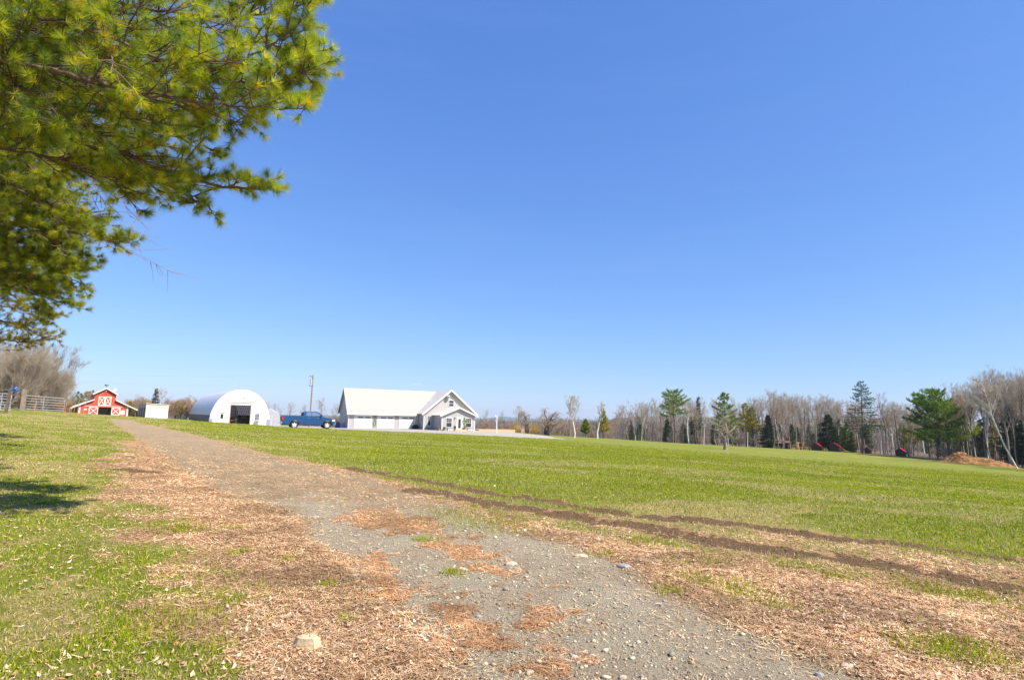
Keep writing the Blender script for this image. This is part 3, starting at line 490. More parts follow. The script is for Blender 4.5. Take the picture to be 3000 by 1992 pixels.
rf.slab([(-.35, GD / 2 + .002, RZ + .12), (cx, GD / 2 + .002, RZ + .12), (cx, GD + OH, EV - OH * sl + .12), (-.35, GD + OH, EV - OH * sl + .12)], .1)
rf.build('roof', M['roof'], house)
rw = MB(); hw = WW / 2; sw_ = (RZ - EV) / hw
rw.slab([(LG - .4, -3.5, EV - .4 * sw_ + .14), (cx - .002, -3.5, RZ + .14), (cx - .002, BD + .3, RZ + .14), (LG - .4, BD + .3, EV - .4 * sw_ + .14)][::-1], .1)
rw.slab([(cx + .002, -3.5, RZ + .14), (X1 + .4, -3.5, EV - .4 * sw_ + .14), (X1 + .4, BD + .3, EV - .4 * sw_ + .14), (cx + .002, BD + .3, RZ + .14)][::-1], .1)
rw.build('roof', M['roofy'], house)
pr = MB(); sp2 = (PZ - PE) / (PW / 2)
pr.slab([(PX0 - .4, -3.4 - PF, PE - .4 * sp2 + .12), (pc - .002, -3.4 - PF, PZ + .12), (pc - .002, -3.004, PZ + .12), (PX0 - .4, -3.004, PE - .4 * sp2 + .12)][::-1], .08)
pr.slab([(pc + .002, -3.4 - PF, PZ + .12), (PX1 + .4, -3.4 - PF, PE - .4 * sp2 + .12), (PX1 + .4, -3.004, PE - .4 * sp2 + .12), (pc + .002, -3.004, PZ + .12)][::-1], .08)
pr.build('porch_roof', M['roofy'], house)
fa = MB()
fa.box(-.35, LG - .42, -OH - .06, -OH - .003, EV - OH * sl - .16, EV - OH * sl + .08); fa.box(-.3, LG - .45, -OH, -.003, EV - OH * sl - .16, EV - OH * sl - .13)
for (xa, za, xb, zb, yy) in [(LG - .42, EV - .42 * sw_, cx, RZ, -3.56), (cx, RZ, X1 + .42, EV - .42 * sw_, -3.56), (PX0 - .42, PE - .42 * sp2, pc, PZ, -3.46 - PF), (pc, PZ, PX1 + .42, PE - .42 * sp2, -3.46 - PF)]:
    dz = .13 if yy > -5 else .11; hgt = .24 if yy > -5 else .18
    fa.prism([(xa, za + dz), (xb, zb + dz), (xb, zb + dz - hgt), (xa, za + dz - hgt)], yy, yy + .05)
fa.build('fascia', M['white'], house)
tg = MB(); tg.prism([(-OH, EV - OH * sl + .02), (GD / 2, RZ + .02), (GD / 2, RZ - .16), (-OH, EV - OH * sl - .16)], -.39, -.352, 'x'); tg.prism([(GD / 2 + .003, RZ + .02), (GD + OH, EV - OH * sl + .02), (GD + OH, EV - OH * sl - .16), (GD / 2 + .003, RZ - .16)], -.39, -.352, 'x'); tg.build('rake_board', M['soffit'], house)
for (x_, y_) in [(0, 0), (LG, -3), (X1, -3), (PX0, -3 - PF), (PX1, -3 - PF)]:
    cb = MB(); cb.box(x_ - .03 if x_ in (0, LG, PX0) else x_ - .1, x_ + .1 if x_ in (0, LG, PX0) else x_ + .03, y_ - .03, y_ + .1, -.4, (PE if y_ < -4 else EV) - .1); cb.build('corner_board', M['white'], house)
for i, (da, db) in enumerate([(1.15, 3.85), (5.1, 7.75), (8.95, 11.6)]):
    da *= LG / 12.4; db *= LG / 12.4; d = MB(); d.box(da, db, -.02, -.003, .04, 2.2)
    for j in range(4): d.box(da + .01, db - .01, -.05, -.021, .06 + j * .54, .58 + j * .54)
    g = d.build('garage_door', M['door'], house); f = MB()
    f.box(da - .16, da, -.06, -.002, .02, 2.36); f.box(db, db + .16, -.06, -.002, .02, 2.36); f.box(da, db, -.06, -.002, 2.205, 2.36); f.build('door_frame', M['white'], g)
    for k_ in (.2, .66):
        xw = da + (db - da) * k_ - .12; b_ = MB(); b_.box(xw, xw + .95, -.062, -.051, 1.78, 1.98); b_.build('pane', M['glass'], g)
for xx in (4.45, 8.3):
    l_ = MB(); l_.box(xx - .22, xx + .22, -.14, -.003, 1.92, 2.02); l_.build('wall_lamp', mat('copper_lamp', (.3, .13, .07), .5), house)
ds = MB(); ds.tube([(LG - .3, -.12, -.3), (LG - .3, -.12, EV - .5)], .05, 6); ds.build('downspout', M['white'], house)
st = MB(); C_ = (LG - .04, -1.7, 1.75)
for k_ in range(5):
    t0 = math.pi / 2 + k_ * 2 * math.pi / 5; st.prism([(C_[1] + .26 * math.cos(t0), C_[2] + .26 * math.sin(t0)), (C_[1] + .1 * math.cos(t0 + .63), C_[2] + .1 * math.sin(t0 + .63)), (C_[1], C_[2]), (C_[1] + .1 * math.cos(t0 - .63), C_[2] + .1 * math.sin(t0 - .63))], C_[0] - .02, C_[0] + .01, 'x')
st.build('wall_star', mat('maroon_metal', (.25, .02, .03), .5), house)
window(house, LG + .75, LG + 1.2, .75, 2.35, -3, 2, 3)
window(house, LG + WW * .475, LG + WW * .475 + .85, 4.1, 5.15, -3, 1, 1)
YP = -3 - PF
window(house, PX0 + .8, PX0 + 1.75, .6, 2.05, YP, 3, 2); window(house, PX0 + 4.3, PX0 + 5.25, .6, 2.05, YP, 3, 2)
d = MB(); dx = PX0 + 2.72; d.box(dx, dx + .85, YP - .04, YP - .002, .12, 2.15); ed = d.build('entry_door', M['white'], house); b_ = MB(); b_.box(dx + .2, dx + .65, YP - .052, YP - .041, .4, 1.95); b_.build('pane', M['glass'], ed); b_ = MB(); b_.box(dx + .73, dx + .77, YP - .09, YP - .041, 1.0, 1.12); b_.build('handle', M['black'], ed)
f = MB(); f.box(dx - .12, dx, YP - .06, YP - .003, .1, 2.27); f.box(dx + .85, dx + .97, YP - .06, YP - .003, .1, 2.27); f.box(dx, dx + .85, YP - .06, YP - .003, 2.152, 2.27); f.build('door_frame', M['white'], ed)
for xx in (dx - .45, dx + 1.35): l_ = MB(); l_.box(xx - .05, xx + .05, YP - .15, YP - .003, 1.95, 2.2); l_.build('wall_lamp', M['black'], house)
window(house, -3.9, -3.55, .5, 2.2, PX0, 1, 4, split=False, axis='y'); window(house, -5.2, -4.7, .2, 2.15, PX0, 2, 4, split=False, axis='y'); window(house, -6.5, -6.0, .2, 2.15, PX0, 2, 4, split=False, axis='y')
window(house, 3.9, 4.9, 3.6, 4.9, 0, 1, 1, axis='y'); 
lw = MB(); lw.tube([(cx - .55, -3.02, 5.6), (cx - .55, -3.35, 5.75)], .04, 6); lw.tube([(cx - .55, -3.3, 5.55), (cx - .55, -3.5, 5.95)], [.28, .3], 12); lw.build('satellite_dish', M['soffit'], house)
vp = MB(); vp.tube([(LG + 2.2, .6, 4.0), (LG + 2.2, .6, 5.4)], .06, 8); vp.build('vent_pipe', M['white'], house)
hp = MB(); hp.box(-.35, -.02, 2.2, 2.9, 1.0, 1.6); hp.build('wall_vent', M['soffit'], house)
# things around the house
def hl(x, y, z=0): return H0 + ux * x + uy * y + Vector((0, 0, z))
def hthing(name, x, y, z, label, cat, group=None): return empty(name, hl(x, y, z), a, label, cat, group)
t = hthing('television_antenna', LG - .9 + 2.0, GD / 2, RZ + .1, 'thin television antenna on the ridge of the farmhouse', 'antenna'); b = MB(); b.tube([(0, 0, 0), (0, 0, 1.25)], .025, 6); b.build('mast', M['steel'], t)
b = MB(); b.tube([(-1.7, 0, 1.2), (.6, 0, 1.28)], .02, 5)
for k_ in range(9): q = -1.6 + k_ * .27; L_ = .25 + .07 * k_; b.tube([(q, -L_, 1.22), (q, L_, 1.22)], .012, 4)
b.tube([(.3, -.3, 1.25), (.75, -.5, .95)], .015, 4); b.tube([(.3, .3, 1.25), (.75, .5, .95)], .015, 4); b.build('boom', M['steel'], t)
def foliage_ball(n, rx, rz, s, cols, name, m, parent, seed=0, z0=0):
    g = np.random.default_rng(seed); d_ = g.normal(size=(n, 3)); d_ /= np.linalg.norm(d_, axis=1)[:, None]; r_ = g.uniform(.35, 1, n) ** .6; P = d_ * r_[:, None] * np.array([rx, rx, rz]); P[:, 2] += z0
    u = g.normal(size=(n, 3)); u /= np.linalg.norm(u, axis=1)[:, None]; v = np.cross(u, g.normal(size=(n, 3))); v /= np.linalg.norm(v, axis=1)[:, None]; ss = g.uniform(.6, 1.3, (n, 1)) * s
    V_ = np.stack([P - u * ss, P + v * ss * .5, P + u * ss, P - v * ss * .5], 1).reshape(-1, 3); c_ = np.array(cols)[g.integers(0, len(cols), n)]
    return npmesh(name, V_, np.arange(n * 4).reshape(-1, 4), np.repeat(c_, 4, 0), m, parent)
gA = [(.10, .17, .025), (.16, .24, .03), (.07, .12, .02)]
def wreath(x, y, z, rx, rz, label, nm='wreath', cols=gA):
    t = hthing(nm, x, y - .12, z, label, 'wreath'); b = MB(); n = 16; b.tube([(rx * math.cos(i * 2 * math.pi / n), 0, rz * math.sin(i * 2 * math.pi / n)) for i in range(n + 1)], .05, 6, False); b.build('ring', M['leaf'], t)
    V_ = []; g = random.Random(3)
    bb = MB()
    for i in range(90):
        q = g.uniform(0, 2 * math.pi); c_ = Vector((rx * math.cos(q), 0, rz * math.sin(q))); e = Vector((g.gauss(0, .1), g.gauss(-.03, .04), g.gauss(0, .1))); bb.add([c_, c_ + e, c_ + e * .6 + Vector((.03, 0, .03))], [(0, 1, 2)])
    bb.build('leaves', M['leaf'], t)
wreath(4.45 , 0, 1.05, .2, .55, 'long green garland hanging between the first and second garage doors')
wreath(PX0 + 3.9 + .1, YP, 1.55, .26, .28, 'round yellow-green wreath on the porch wall right of the entry door')
def pot(x, y, h, r_, plant, label, cols=gA, z=0):
    t = hthing('potted_plant', x, y, z, label, 'potted plant', 'plants around the farmhouse entrance'); b = MB(); b.tube([(0, 0, 0), (0, 0, h)], [r_ * .75, r_], 12); b.build('pot', mat('terracotta', (.4, .28, .18), .8) if plant != 'y' else M['newwood'], t)
    foliage_ball(160, r_ * 1.3, h * .9, .09, cols, 'foliage', M['farneedles'], t, 5, h * 1.2)
gY = [(.35, .38, .04), (.5, .42, .05), (.2, .28, .04)]
pot(PX0 - .35, YP + .1, .3, .2, '', 'potted yellow-green plant at the left corner of the porch', gY); pot(PX0 + .35, YP - .4, .28, .18, '', 'small terracotta pot in front of the porch corner')
pot(dx - .5, YP - .4, .4, .18, '', 'potted plant left of the entry door'); pot(dx + 1.3, YP - .4, .5, .16, '', 'tall potted yellow plant right of the entry door', gY)
t = hthing('dark_shrub', LG - .8, -.7, 0, 'low dark shrub between the third garage door and the house wing', 'shrub'); foliage_ball(400, .55, .45, .12, [(.04, .07, .02), (.07, .09, .04)], 'foliage', M['farneedles'], t, 6, .35); b = MB(); b.tube([(0, 0, -.1), (0, 0, .4)], .04, 5); b.build('stem', M['darkbark'], t)
for k_, (xx, lb) in enumerate([(PX0 + .85, 'dark planter box under the left porch window'), (PX0 + 4.4, 'dark planter box under the right porch window')]):
    t = hthing('planter_box', xx, YP - .6, 0, lb, 'planter', 'planter boxes along the porch'); b = MB(); b.box(0, 1.0, -.22, .22, 0, .42); b.box(-.02, 1.02, -.25, .25, .36, .43); b.build('box', M['soffit'], t); q = MB(); q.box(.05, .95, -.17, .17, .4, .445); q.build('soil', M['darkbark'], t)
t = hthing('porch_steps', dx - .75, YP - .75, 0, 'pale stone steps in front of the entry door', 'steps'); b = MB(); b.box(0, 2.3, -.5, .75, -.2, .1); b.build('lower_step', M['rock'], t); b = MB(); b.box(.4, 1.9, 0, .748, .1, .22); b.build('upper_step', M['rock'], t)
t = hthing('timber_deck', X1 + .2, -4.5, 0, 'low tan timber deck at the right end of the farmhouse', 'deck'); b = MB()
for k_ in range(16): b.box(0, 7.2, k_ * .25, k_ * .25 + .23, .12, .17)
b.build('decking', M['newwood'], t); b = MB(); b.box(.02, 7.18, -.05, -.01, -.3, .115); b.box(.02, .06, 0, 4, -.3, .115); b.build('skirt', M['newwood'], t)
for xx, ww_, hh, m_, lb, nm, ct in [(-1.3, .7, 1.0, 'bluebin', 'dark blue bin beside the shaded left end of the farmhouse', 'waste_bin', 'bin'), (-.5, .8, .9, 'soffit', 'covered grey grill against the left end of the farmhouse', 'covered_grill', 'grill')]:
    t = hthing(nm, xx - .3, 3.0, 0, lb, ct); b = MB(); b.prism([(0, 0), (ww_, 0), (ww_ * 1.08, hh * .85), (-.05, hh * .85)], 0, .7); b.build('body', M[m_], t); b = MB(); b.prism([(-.08, hh * .852), (ww_ * 1.1, hh * .852), (ww_ * .9, hh), (.1, hh)], -.03, .73); b.build('lid', M[m_], t)

# quonset barn
QA = R(35); qf = Vector((math.sin(QA), -math.cos(QA), 0)); qx = Vector((math.cos(QA), math.sin(QA), 0)); QC = at(703, 1240, 95.5); QC.z = -.55
QH = 5.95; QW = 4.62; qt = empty('quonset_barn', QC, QA, 'white arched fabric quonset barn with an open front bay', 'barn')
def arc(W_, H_, n=28, z0=0): return [(W_ * math.cos(math.pi * (1 - i / n)), z0 + (H_ - z0) * math.sin(math.pi * (1 - i / n)) ** .85) for i in range(n + 1)]
A_ = arc(QW, QH); LQ = 29
cov = MB(); n_ = len(A_); ins = [(x_ * .985, z_ * .985) for x_, z_ in A_]
for j in range(27):
    y_ = .03 + j * LQ / 26
    w_ = 1 + (.004 if j % 2 else 0)
    cov.v += [(x_ * w_, y_, z_ * w_) for x_, z_ in A_]
for j in range(26):
    for i in range(n_ - 1):
        zm = (A_[i][1] + A_[i+1][1]) / 2
        if zm < 1.5: continue
        cov.f.append((j*n_+i, j*n_+i+1, (j+1)*n_+i+1, (j+1)*n_+i))
cv = cov.build('cover', M['fabric'], qt); so = cv.modifiers.new('thick', 'SOLIDIFY'); so.thickness = .02; so.offset = -1
sk = MB(); low = [p for p in A_ if p[1] < 2.1]; L1 = [p for p in low if p[0] < 0]; R1_ = [p for p in low if p[0] > 0]
for S_ in (L1, R1_):
    b0_ = len(sk.v)
    for y_ in (.05, LQ): sk.v += [(x_ * .992, y_, z_ * .99 - .5 * (z_ == 0)) for x_, z_ in S_]
    for i in range(len(S_) - 1): sk.f.append((b0_+i, b0_+i+1, b0_+len(S_)+i+1, b0_+len(S_)+i))
s_ = sk.build('side_skirt', M['darkskirt'], qt); so = s_.modifiers.new('thick', 'SOLIDIFY'); so.thickness = .04
fr = MB()
def archz(x_):
    for i in range(n_ - 1):
        if A_[i][0] <= x_ <= A_[i+1][0]: k_ = (x_ - A_[i][0]) / (A_[i+1][0] - A_[i][0]); return A_[i][1] + k_ * (A_[i+1][1] - A_[i][1])
    return 0
DXL, DXR, DZ = -1.62, 1.5, 3.75
def strip(mb, x0, x1, zb, y0=0, y1=.1):          # wall strip from zb up to the arch
    xs = sorted(set([x0, x1] + [p[0] for p in A_ if x0 < p[0] < x1])); top = [(x_, archz(x_)) for x_ in xs]
    mb.prism([(x0, zb), (x1, zb)] + top[::-1] if True else [], y0, y1)
strip(fr, -QW + .001, DXL, -.5); strip(fr, DXR, QW - .001, -.5); strip(fr, DXL + .001, DXR - .001, DZ)
fr.build('front_wall', M['white'], qt)
bk = MB(); strip(bk, -QW + .05, QW - .05, -.3, LQ - .1, LQ); bk.build('rear_wall', M['white'], qt)
rb = MB()
for j in range(15):
    y_ = .9 + j * 1.93; rb.tube([(x_ * .97, y_, z_ * .97) for x_, z_ in A_], .05, 5, False)
for x_ in (-2.6, 0, 2.6): rb.tube([(x_, .3, archz(x_) * .96), (x_, LQ - .3, archz(x_) * .96)], .035, 5)
rb.build('hoop_frame', M['wood'], qt)
f = MB(); f.box(DXL - .08, DXL + .03, -.05, .12, -.05, DZ + .05); f.box(DXR - .03, DXR + .08, -.05, .12, -.05, DZ + .05); f.box(DXL, DXR, -.05, .12, DZ - .002, DZ + .1); f.build('bay_frame', mat('tan_trim', (.50, .38, .30), .7), qt)
f = MB(); f.box(DXL + .031, DXR - .031, .02, .07, 3.38, 3.74); f.build('roller_door', M['door'], qt)
f = MB(); f.box(-3.1, -2.35, -.05, -.004, .05, 2.0); md = f.build('side_door', M['white'], qt); b = MB(); b.box(-3.0, -2.6, -.06, -.051, 1.1, 1.85); b.build('pane', M['glass'], md); b = MB(); b.box(-3.15, -2.3, -.12, -.004, 2.03, 2.09); b.build('drip_cap', mat('tan_cap', (.4, .3, .2), .7), md)
window(qt, 2.25, 2.85, .95, 2.0, 0, 3, 4, split=False); f = MB(); f.box(2.15, 2.85, -.28, -.09, .55, .75); wb = f.build('window_box', M['wood'], qt)
for q_ in ((-QW - .02, -QW + .5), (QW - .5, QW + .02)): f = MB(); f.box(*q_, -.06, -.004, -.3, 1.1); f.build('corner_panel', M['skirt'], qt)
f = MB(); f.box(.05, .45, -.04, -.004, 4.4, 4.75); f.build('gable_vent', M['soffit'], qt)
f = MB(); f.box(-QW + .1, QW - .1, .11, LQ - .12, -.5, -.02); f.build('floor_slab', M['found'], qt)
def wheel(parent, x, y, z, r_, w_, rim='chrome', spokes=5, face=-1):
    wy = MB(); n = 28
    prof = [(r_ * .62, -w_/2), (r_ * .93, -w_/2), (r_, -w_ * .36), (r_, w_ * .36), (r_ * .93, w_/2), (r_ * .62, w_/2)]
    for i in range(n):
        t_ = 2 * math.pi * i / n
        for (q, yy) in prof: wy.v.append((x + q * math.cos(t_), y + yy, z + q * math.sin(t_)))
    k_ = len(prof)
    for i in range(n):
        for j in range(k_): wy.f.append((i*k_+j, ((i+1)%n)*k_+j, ((i+1)%n)*k_+(j+1)%k_, i*k_+(j+1)%k_))
    wh = wy.build('wheel', M['tyre'], parent); rm = MB(); yf = y + face * w_ * .38
    rm.tube([(x, yf - .01 * face, z), (x, yf + .012 * face, z)], r_ * .2, 12)
    for i in range(spokes):
        t_ = 2 * math.pi * i / spokes + .3
        c0_ = Vector((math.cos(t_), 0, math.sin(t_))); c1_ = Vector((-math.sin(t_), 0, math.cos(t_))); o_ = Vector((x, yf, z))
        rm.slab([o_ + c0_ * r_ * .15 - c1_ * r_ * .11, o_ + c0_ * r_ * .6 - c1_ * r_ * .15, o_ + c0_ * r_ * .6 + c1_ * r_ * .15, o_ + c0_ * r_ * .15 + c1_ * r_ * .11], .03)
    m_ = 24; b0_ = len(rm.v)
    for i in range(m_):
        t_ = 2 * math.pi * i / m_
        for q, yy in ((r_ * .55, yf), (r_ * .63, yf + face * .01), (r_ * .63, yf - face * .06), (r_ * .55, yf - face * .06)): rm.v.append((x + q * math.cos(t_), yy, z + q * math.sin(t_)))
    for i in range(m_):
        for j in range(4): rm.f.append((b0_+i*4+j, b0_+((i+1)%m_)*4+j, b0_+((i+1)%m_)*4+(j+1)%4, b0_+i*4+(j+1)%4))
    rm.build('rim', M['silver'] if rim == 'chrome' else M[rim], wh); hb = MB(); hb.tube([(x, yf + face * -.09, z), (x, yf + face * -.07, z)], r_ * .56, 20); hb.build('brake_disc', M['black'], wh); return wh
tt = empty('farm_tractor', QC + qx * -1.0 - qf * 2.6 + Vector((0, 0, -.02)), QA + R(80), 'dark farm tractor parked inside the open bay of the quonset barn', 'tractor')
b = MB(); b.box(.3, 2.4, -.35, .35, .7, 1.35); b.box(-.6, .4, -.45, .45, .6, 1.1); b.build('body', mat('tractor_red', (.10, .015, .01), .5), tt, bevel=.05)
b = MB()
for x_, y_ in ((-.7, -.6), (-.7, .6), (.5, -.6), (.5, .6)): b.bar((x_, y_, 1.0), (x_, y_, 2.35), .07)
b.box(-.85, .65, -.7, .7, 2.35, 2.43); b.build('canopy', M['black'], tt)
for y_ in (-.75, .75): wheel(tt, -.3, y_, .65, .65, .4, 'orange', 5, 1 if y_ > 0 else -1); wheel(tt, 2.0, y_ * .85, .4, .4, .25, 'orange', 5, 1 if y_ > 0 else -1)
b = MB(); b.box(2.7, 2.9, -.9, .9, .1, .7); b.bar((2.75, -.4, .5), (.8, -.5, 1.3), .1); b.bar((2.75, .4, .5), (.8, .5, 1.3), .1); b.build('loader', mat('tractor_red2', (.13, .02, .015), .5), tt)
tr_ = empty('storage_shelf', QC + qx * 1.2 - qf * 4, QA, 'cluttered dark shelf at the right inside the quonset barn', 'shelf'); b = MB()
for z_ in (0.05, .6, 1.2): b.box(-.8, .8, 0, .6, z_, z_ + .05)
for x_ in (-.8, .75): b.box(x_, x_ + .05, .01, .59, 0, 1.3)
b.build('frame', M['wood'], tr_); b = MB(); b.box(-.6, -.1, .1, .5, .655, 1.0); b.box(.1, .6, .1, .45, .655, .95); b.box(-.4, .4, .1, .5, 1.255, 1.55); b.box(-.7, .0, .1, .5, .105, .45); b.build('boxes', M['darkbark'], tr_)
# small silver hoop house right of the quonset, a grey gothic shed behind it
def hoophouse(px, Y, W_, H_, L_, yaw, label, m, name='hoop_house', cat='hoop house', zf=-.7, door=True):
    p = at(px, 1240, Y); p.z = zf; t = empty(name, p, yaw, label, cat); A2 = [(-W_, -.4), (-W_ * .97, H_ * .42), (-W_ * .72, H_ * .78), (0, H_), (W_ * .72, H_ * .78), (W_ * .97, H_ * .42), (W_, -.4)]
    b = MB(); b.prism(A2, 0, L_); b.build('cover', M[m], t, bevel=.05); b = MB(); b.prism([(x_ * 1.01, z_ * 1.01) for x_, z_ in A2[:1] + A2[1:2]] + [(x_ * .97, z_ * .97) for x_, z_ in A2[1:2]] + [(-W_ * .97, -.4)], -.01, L_ + .01); b.build('base_board', M['steel'], t)
    if door: b = MB(); b.box(-.45, .45, -.05, -.003, -.1, 1.9); b.build('door', M['steel'], t)
    return t
hoophouse(789, 104, 2.0, 3.1, 6, R(30), 'small silver hoop house just right of the quonset barn', 'silverfab'); hoophouse(553, 134, 2.6, 3.9, 8, R(30), 'pale grey gothic roofed shed behind the quonset barn', 'soffit', 'storage_shed', 'shed', -.3)

# red barn
BA = R(40); BC = at(304, 1205, 128); BC.z = .35; bt = empty('red_barn', BC, BA, 'red barn with white crossed doors and a raised centre roof', 'barn')
w2 = 4.5; wm = 1.95; DB = 12; OV = 1.75
b = MB(); b.prism([(-w2, -1), (w2, -1), (w2, 2.1), (wm, 3.4), (wm, 4.75), (0, 5.9), (-wm, 4.75), (-wm, 3.4), (-w2, 2.1)], 0, DB); 
me_ = MB(); me_.v = b.v; me_.f = b.f[1:]        # front face rebuilt with an opening
OX0, OX1, OZ = -1.05, 1.35, 1.8
me_.prism([(-w2, -1), (OX0, -1), (OX0, OZ), (-w2, OZ)], -.05, .0); me_.prism([(OX1, -1), (w2, -1), (w2, OZ), (OX1, OZ)], -.05, .0); me_.prism([(-w2, OZ + .001), (w2, OZ + .001), (w2, 2.1), (wm, 3.4), (wm, 4.75), (0, 5.9), (-wm, 4.75), (-wm, 3.4), (-w2, 2.1)], -.05, 0)
me_.build('wall', M['red'], bt)
b = MB(); b.box(OX0 + .01, OX1 - .01, 2.5, 2.6, -.3, OZ); b.box(OX0 - .1, OX0, .01, 2.6, -.3, OZ); b.box(OX1, OX1 + .1, .01, 2.6, -.3, OZ); b.build('stall_lining', M['wood'], bt)
b = MB()
for s_ in (-1, 1):
    b.slab([(s_ * (w2 + OV), -.5, 1.40), (s_ * (wm - .02), -.5, 3.52), (s_ * (wm - .02), DB + .4, 3.52), (s_ * (w2 + OV), DB + .4, 1.40)][::-s_], .09)
    b.slab([(s_ * (wm + .35), -.5, 4.68), (s_ * .002, -.5, 6.05), (s_ * .002, DB + .4, 6.05), (s_ * (wm + .35), DB + .4, 4.68)][::-s_], .09)
b.build('roof', M['soffit'], bt)
b = MB()
for s_ in (-1, 1):
    b.prism([(s_ * (w2 + OV + .02), 1.43), (s_ * wm, 3.55), (s_ * wm, 3.31), (s_ * (w2 + OV + .02), 1.18)], -.57, -.51)
    b.prism([(s_ * (wm + .4), 4.70), (s_ * .001, 6.09), (s_ * .001, 5.85), (s_ * (wm + .4), 4.44)], -.57, -.51)
b.box(-w2 - .02, -w2 + .28, -.09, -.052, -.8, 2.1); b.box(w2 - .28, w2 + .02, -.09, -.052, -.8, 2.1); b.box(-w2 + .3, w2 - .3, -.08, -.052, 1.95, 2.04); b.build('trim', M['white'], bt)
def xdoor(x0, x1, z0, z1, y, nm, fw=.14, mid=False):
    q = MB(); q.box(x0, x1, y - .03, y, z0, z1); d_ = q.build(nm, M['red'], bt); f = MB(); yy = y - .065
    f.box(x0, x1, yy, y - .031, z1 - fw, z1); f.box(x0, x1, yy, y - .031, z0, z0 + fw); f.box(x0, x0 + fw, yy, y - .031, z0 + fw, z1 - fw); f.box(x1 - fw, x1, yy, y - .031, z0 + fw, z1 - fw)
    f.bar((x0 + fw, y - .05, z0 + fw), (x1 - fw, y - .05, z1 - fw), .025, fw * .9); f.bar((x0 + fw, y - .053, z1 - fw), (x1 - fw, y - .053, z0 + fw), .03, fw * .9); f.build('cross_brace', M['white'], d_)
xdoor(-1.2, -.03, 2.2, 4.15, -.052, 'loft_door'); xdoor(-.01, 1.15, 2.2, 4.15, -.052, 'loft_door'); xdoor(-2.75, -1.07, .1, 1.8, -.1, 'sliding_door', .15); xdoor(1.37, 3.0, .1, 1.8, -.1, 'sliding_door', .15)
b = MB(); b.box(3.1, 3.9, -.1, -.06, .2, 1.2); b.build('window', M['white'], bt); b = MB(); b.box(-3.6, -3.1, -.1, -.052, 1.1, 1.4); b.build('vent', M['white'], bt)
b = MB()
for k_ in range(5):
    t0 = math.pi / 2 + k_ * 2 * math.pi / 5; b.prism([(.32 * math.cos(t0), 4.72 + .32 * math.sin(t0)), (.13 * math.cos(t0 + .63), 4.72 + .13 * math.sin(t0 + .63)), (0, 4.72), (.13 * math.cos(t0 - .63), 4.72 + .13 * math.sin(t0 - .63))], -.1, -.053)
b.build('star', M['darkbark'], bt); b = MB(); b.tube([(0, -.06, 5.3), (0, -.25, 5.35)], .1, 8); b.build('lamp', M['white'], bt)
b = MB(); b.tube([(0, .6, 5.95), (0, .6, 6.8)], .03, 5); b.prism([(-.35, 6.55), (.3, 6.6), (.45, 6.85), (.1, 6.75), (-.3, 6.9)], .58, .62); b.tube([(-.3, .6, 6.35), (.3, .6, 6.35)], .02, 4); b.build('weathervane', M['black'], bt)
b = MB(); b.tube([(1.6, .3, 5.0), (1.6, .3, 5.6)], .03, 5); b.tube([(1.6, .2, 5.7), (1.65, .05, 5.75)], [.15, .32], 10); b.build('satellite_dish', M['white'], bt)
# white storage shed
SP = at(425, 1224, 105); SP.z = .25; SA = R(42); st_ = empty('storage_shed', SP, SA, 'flat roofed white shed with two roll up doors beside the red barn', 'shed'); sx = Vector((math.cos(SA), math.sin(SA), 0)); SW = len_to(SP, sx, 490); sy = Vector((-math.sin(SA), math.cos(SA), 0)); SL = len_to(SP, sy, 403)
SL = min(max(SL, 2), 9); b = MB(); b.prism([(0, -.8), (SW, -.8), (SW, 2.45), (0, 2.62)], 0, SL); b.build('wall', M['siding'], st_)
b = MB(); b.slab([(-.12, -.15, 2.7), (SW + .12, -.15, 2.52), (SW + .12, SL + .1, 2.52), (-.12, SL + .1, 2.7)], .09); b.build('roof', M['white'], st_)
b = MB(); b.box(.2, SW - .2, -.04, -.003, 1.85, 2.4); b.build('header', mat('tan_panel', (.62, .52, .42), .7), st_)
for q_ in ((-.02, .18), (SW - .18, SW + .02)): b = MB(); b.box(*q_, -.06, -.002, -.5, 2.42); b.build('corner_board', M['white'], st_)
for x0_ in (.22, SW / 2 + .03): b = MB(); b.box(x0_, x0_ + SW / 2 - .26, -.035, -.003, -.3, 1.83); d_ = b.build('roller_door', M['door'], st_); q = MB(); q.box(x0_ + SW / 2 - .42, x0_ + SW / 2 - .36, -.06, -.036, .2, .4); q.build('handle', M['black'], d_)
for k_ in range(3): b = MB(); y_ = SL * (.12 + .29 * k_); b.box(-.03, -.003, y_, y_ + SL * .16, -.1, 1.9); b.build('side_door', M['darkskirt'], st_)

# ------------------------------------------------------------------ pickup truck
TA = R(28); tp = at(823, 1254, 65); tp.z = tz(tp.x, tp.y) ; tu = Vector((math.cos(TA), math.sin(TA), 0)); TLn = len_to(tp, tu, 981); print('truck', TLn, tp)
tp.z = tz(tp.x + 2.7, tp.y + 1.4) - .02
tk = empty('pickup_truck', tp, TA, 'dark blue pickup truck parked between the quonset barn and the farmhouse', 'pickup truck'); S_ = TLn / 5.9
tk.scale = (S_, S_, S_)
def arch(cx_, cz, r_, a0, a1, n=10): return [(cx_ + r_ * math.cos(a0 + (a1 - a0) * i / n), cz + r_ * math.sin(a0 + (a1 - a0) * i / n)) for i in range(n + 1)]
RW, FW, WR = 1.42, 5.02, .42
low = [(.12, .62), (.06, .75), (.08, 1.42), (2.26, 1.42), (2.28, 1.38), (4.35, 1.36), (5.3, 1.24), (5.72, 1.12), (5.86, .95), (5.88, .55), (5.6, .42)] + arch(FW, .42, .52, 0, math.pi)[0:] + [(RW + .52, .42)] + arch(RW, .42, .52, 0, math.pi)[0:] + [(.12, .5)]
b = MB(); b.prism(low, 0.0, 2.0); bd = b.build('body', M['blue'], tk, bevel=.03)
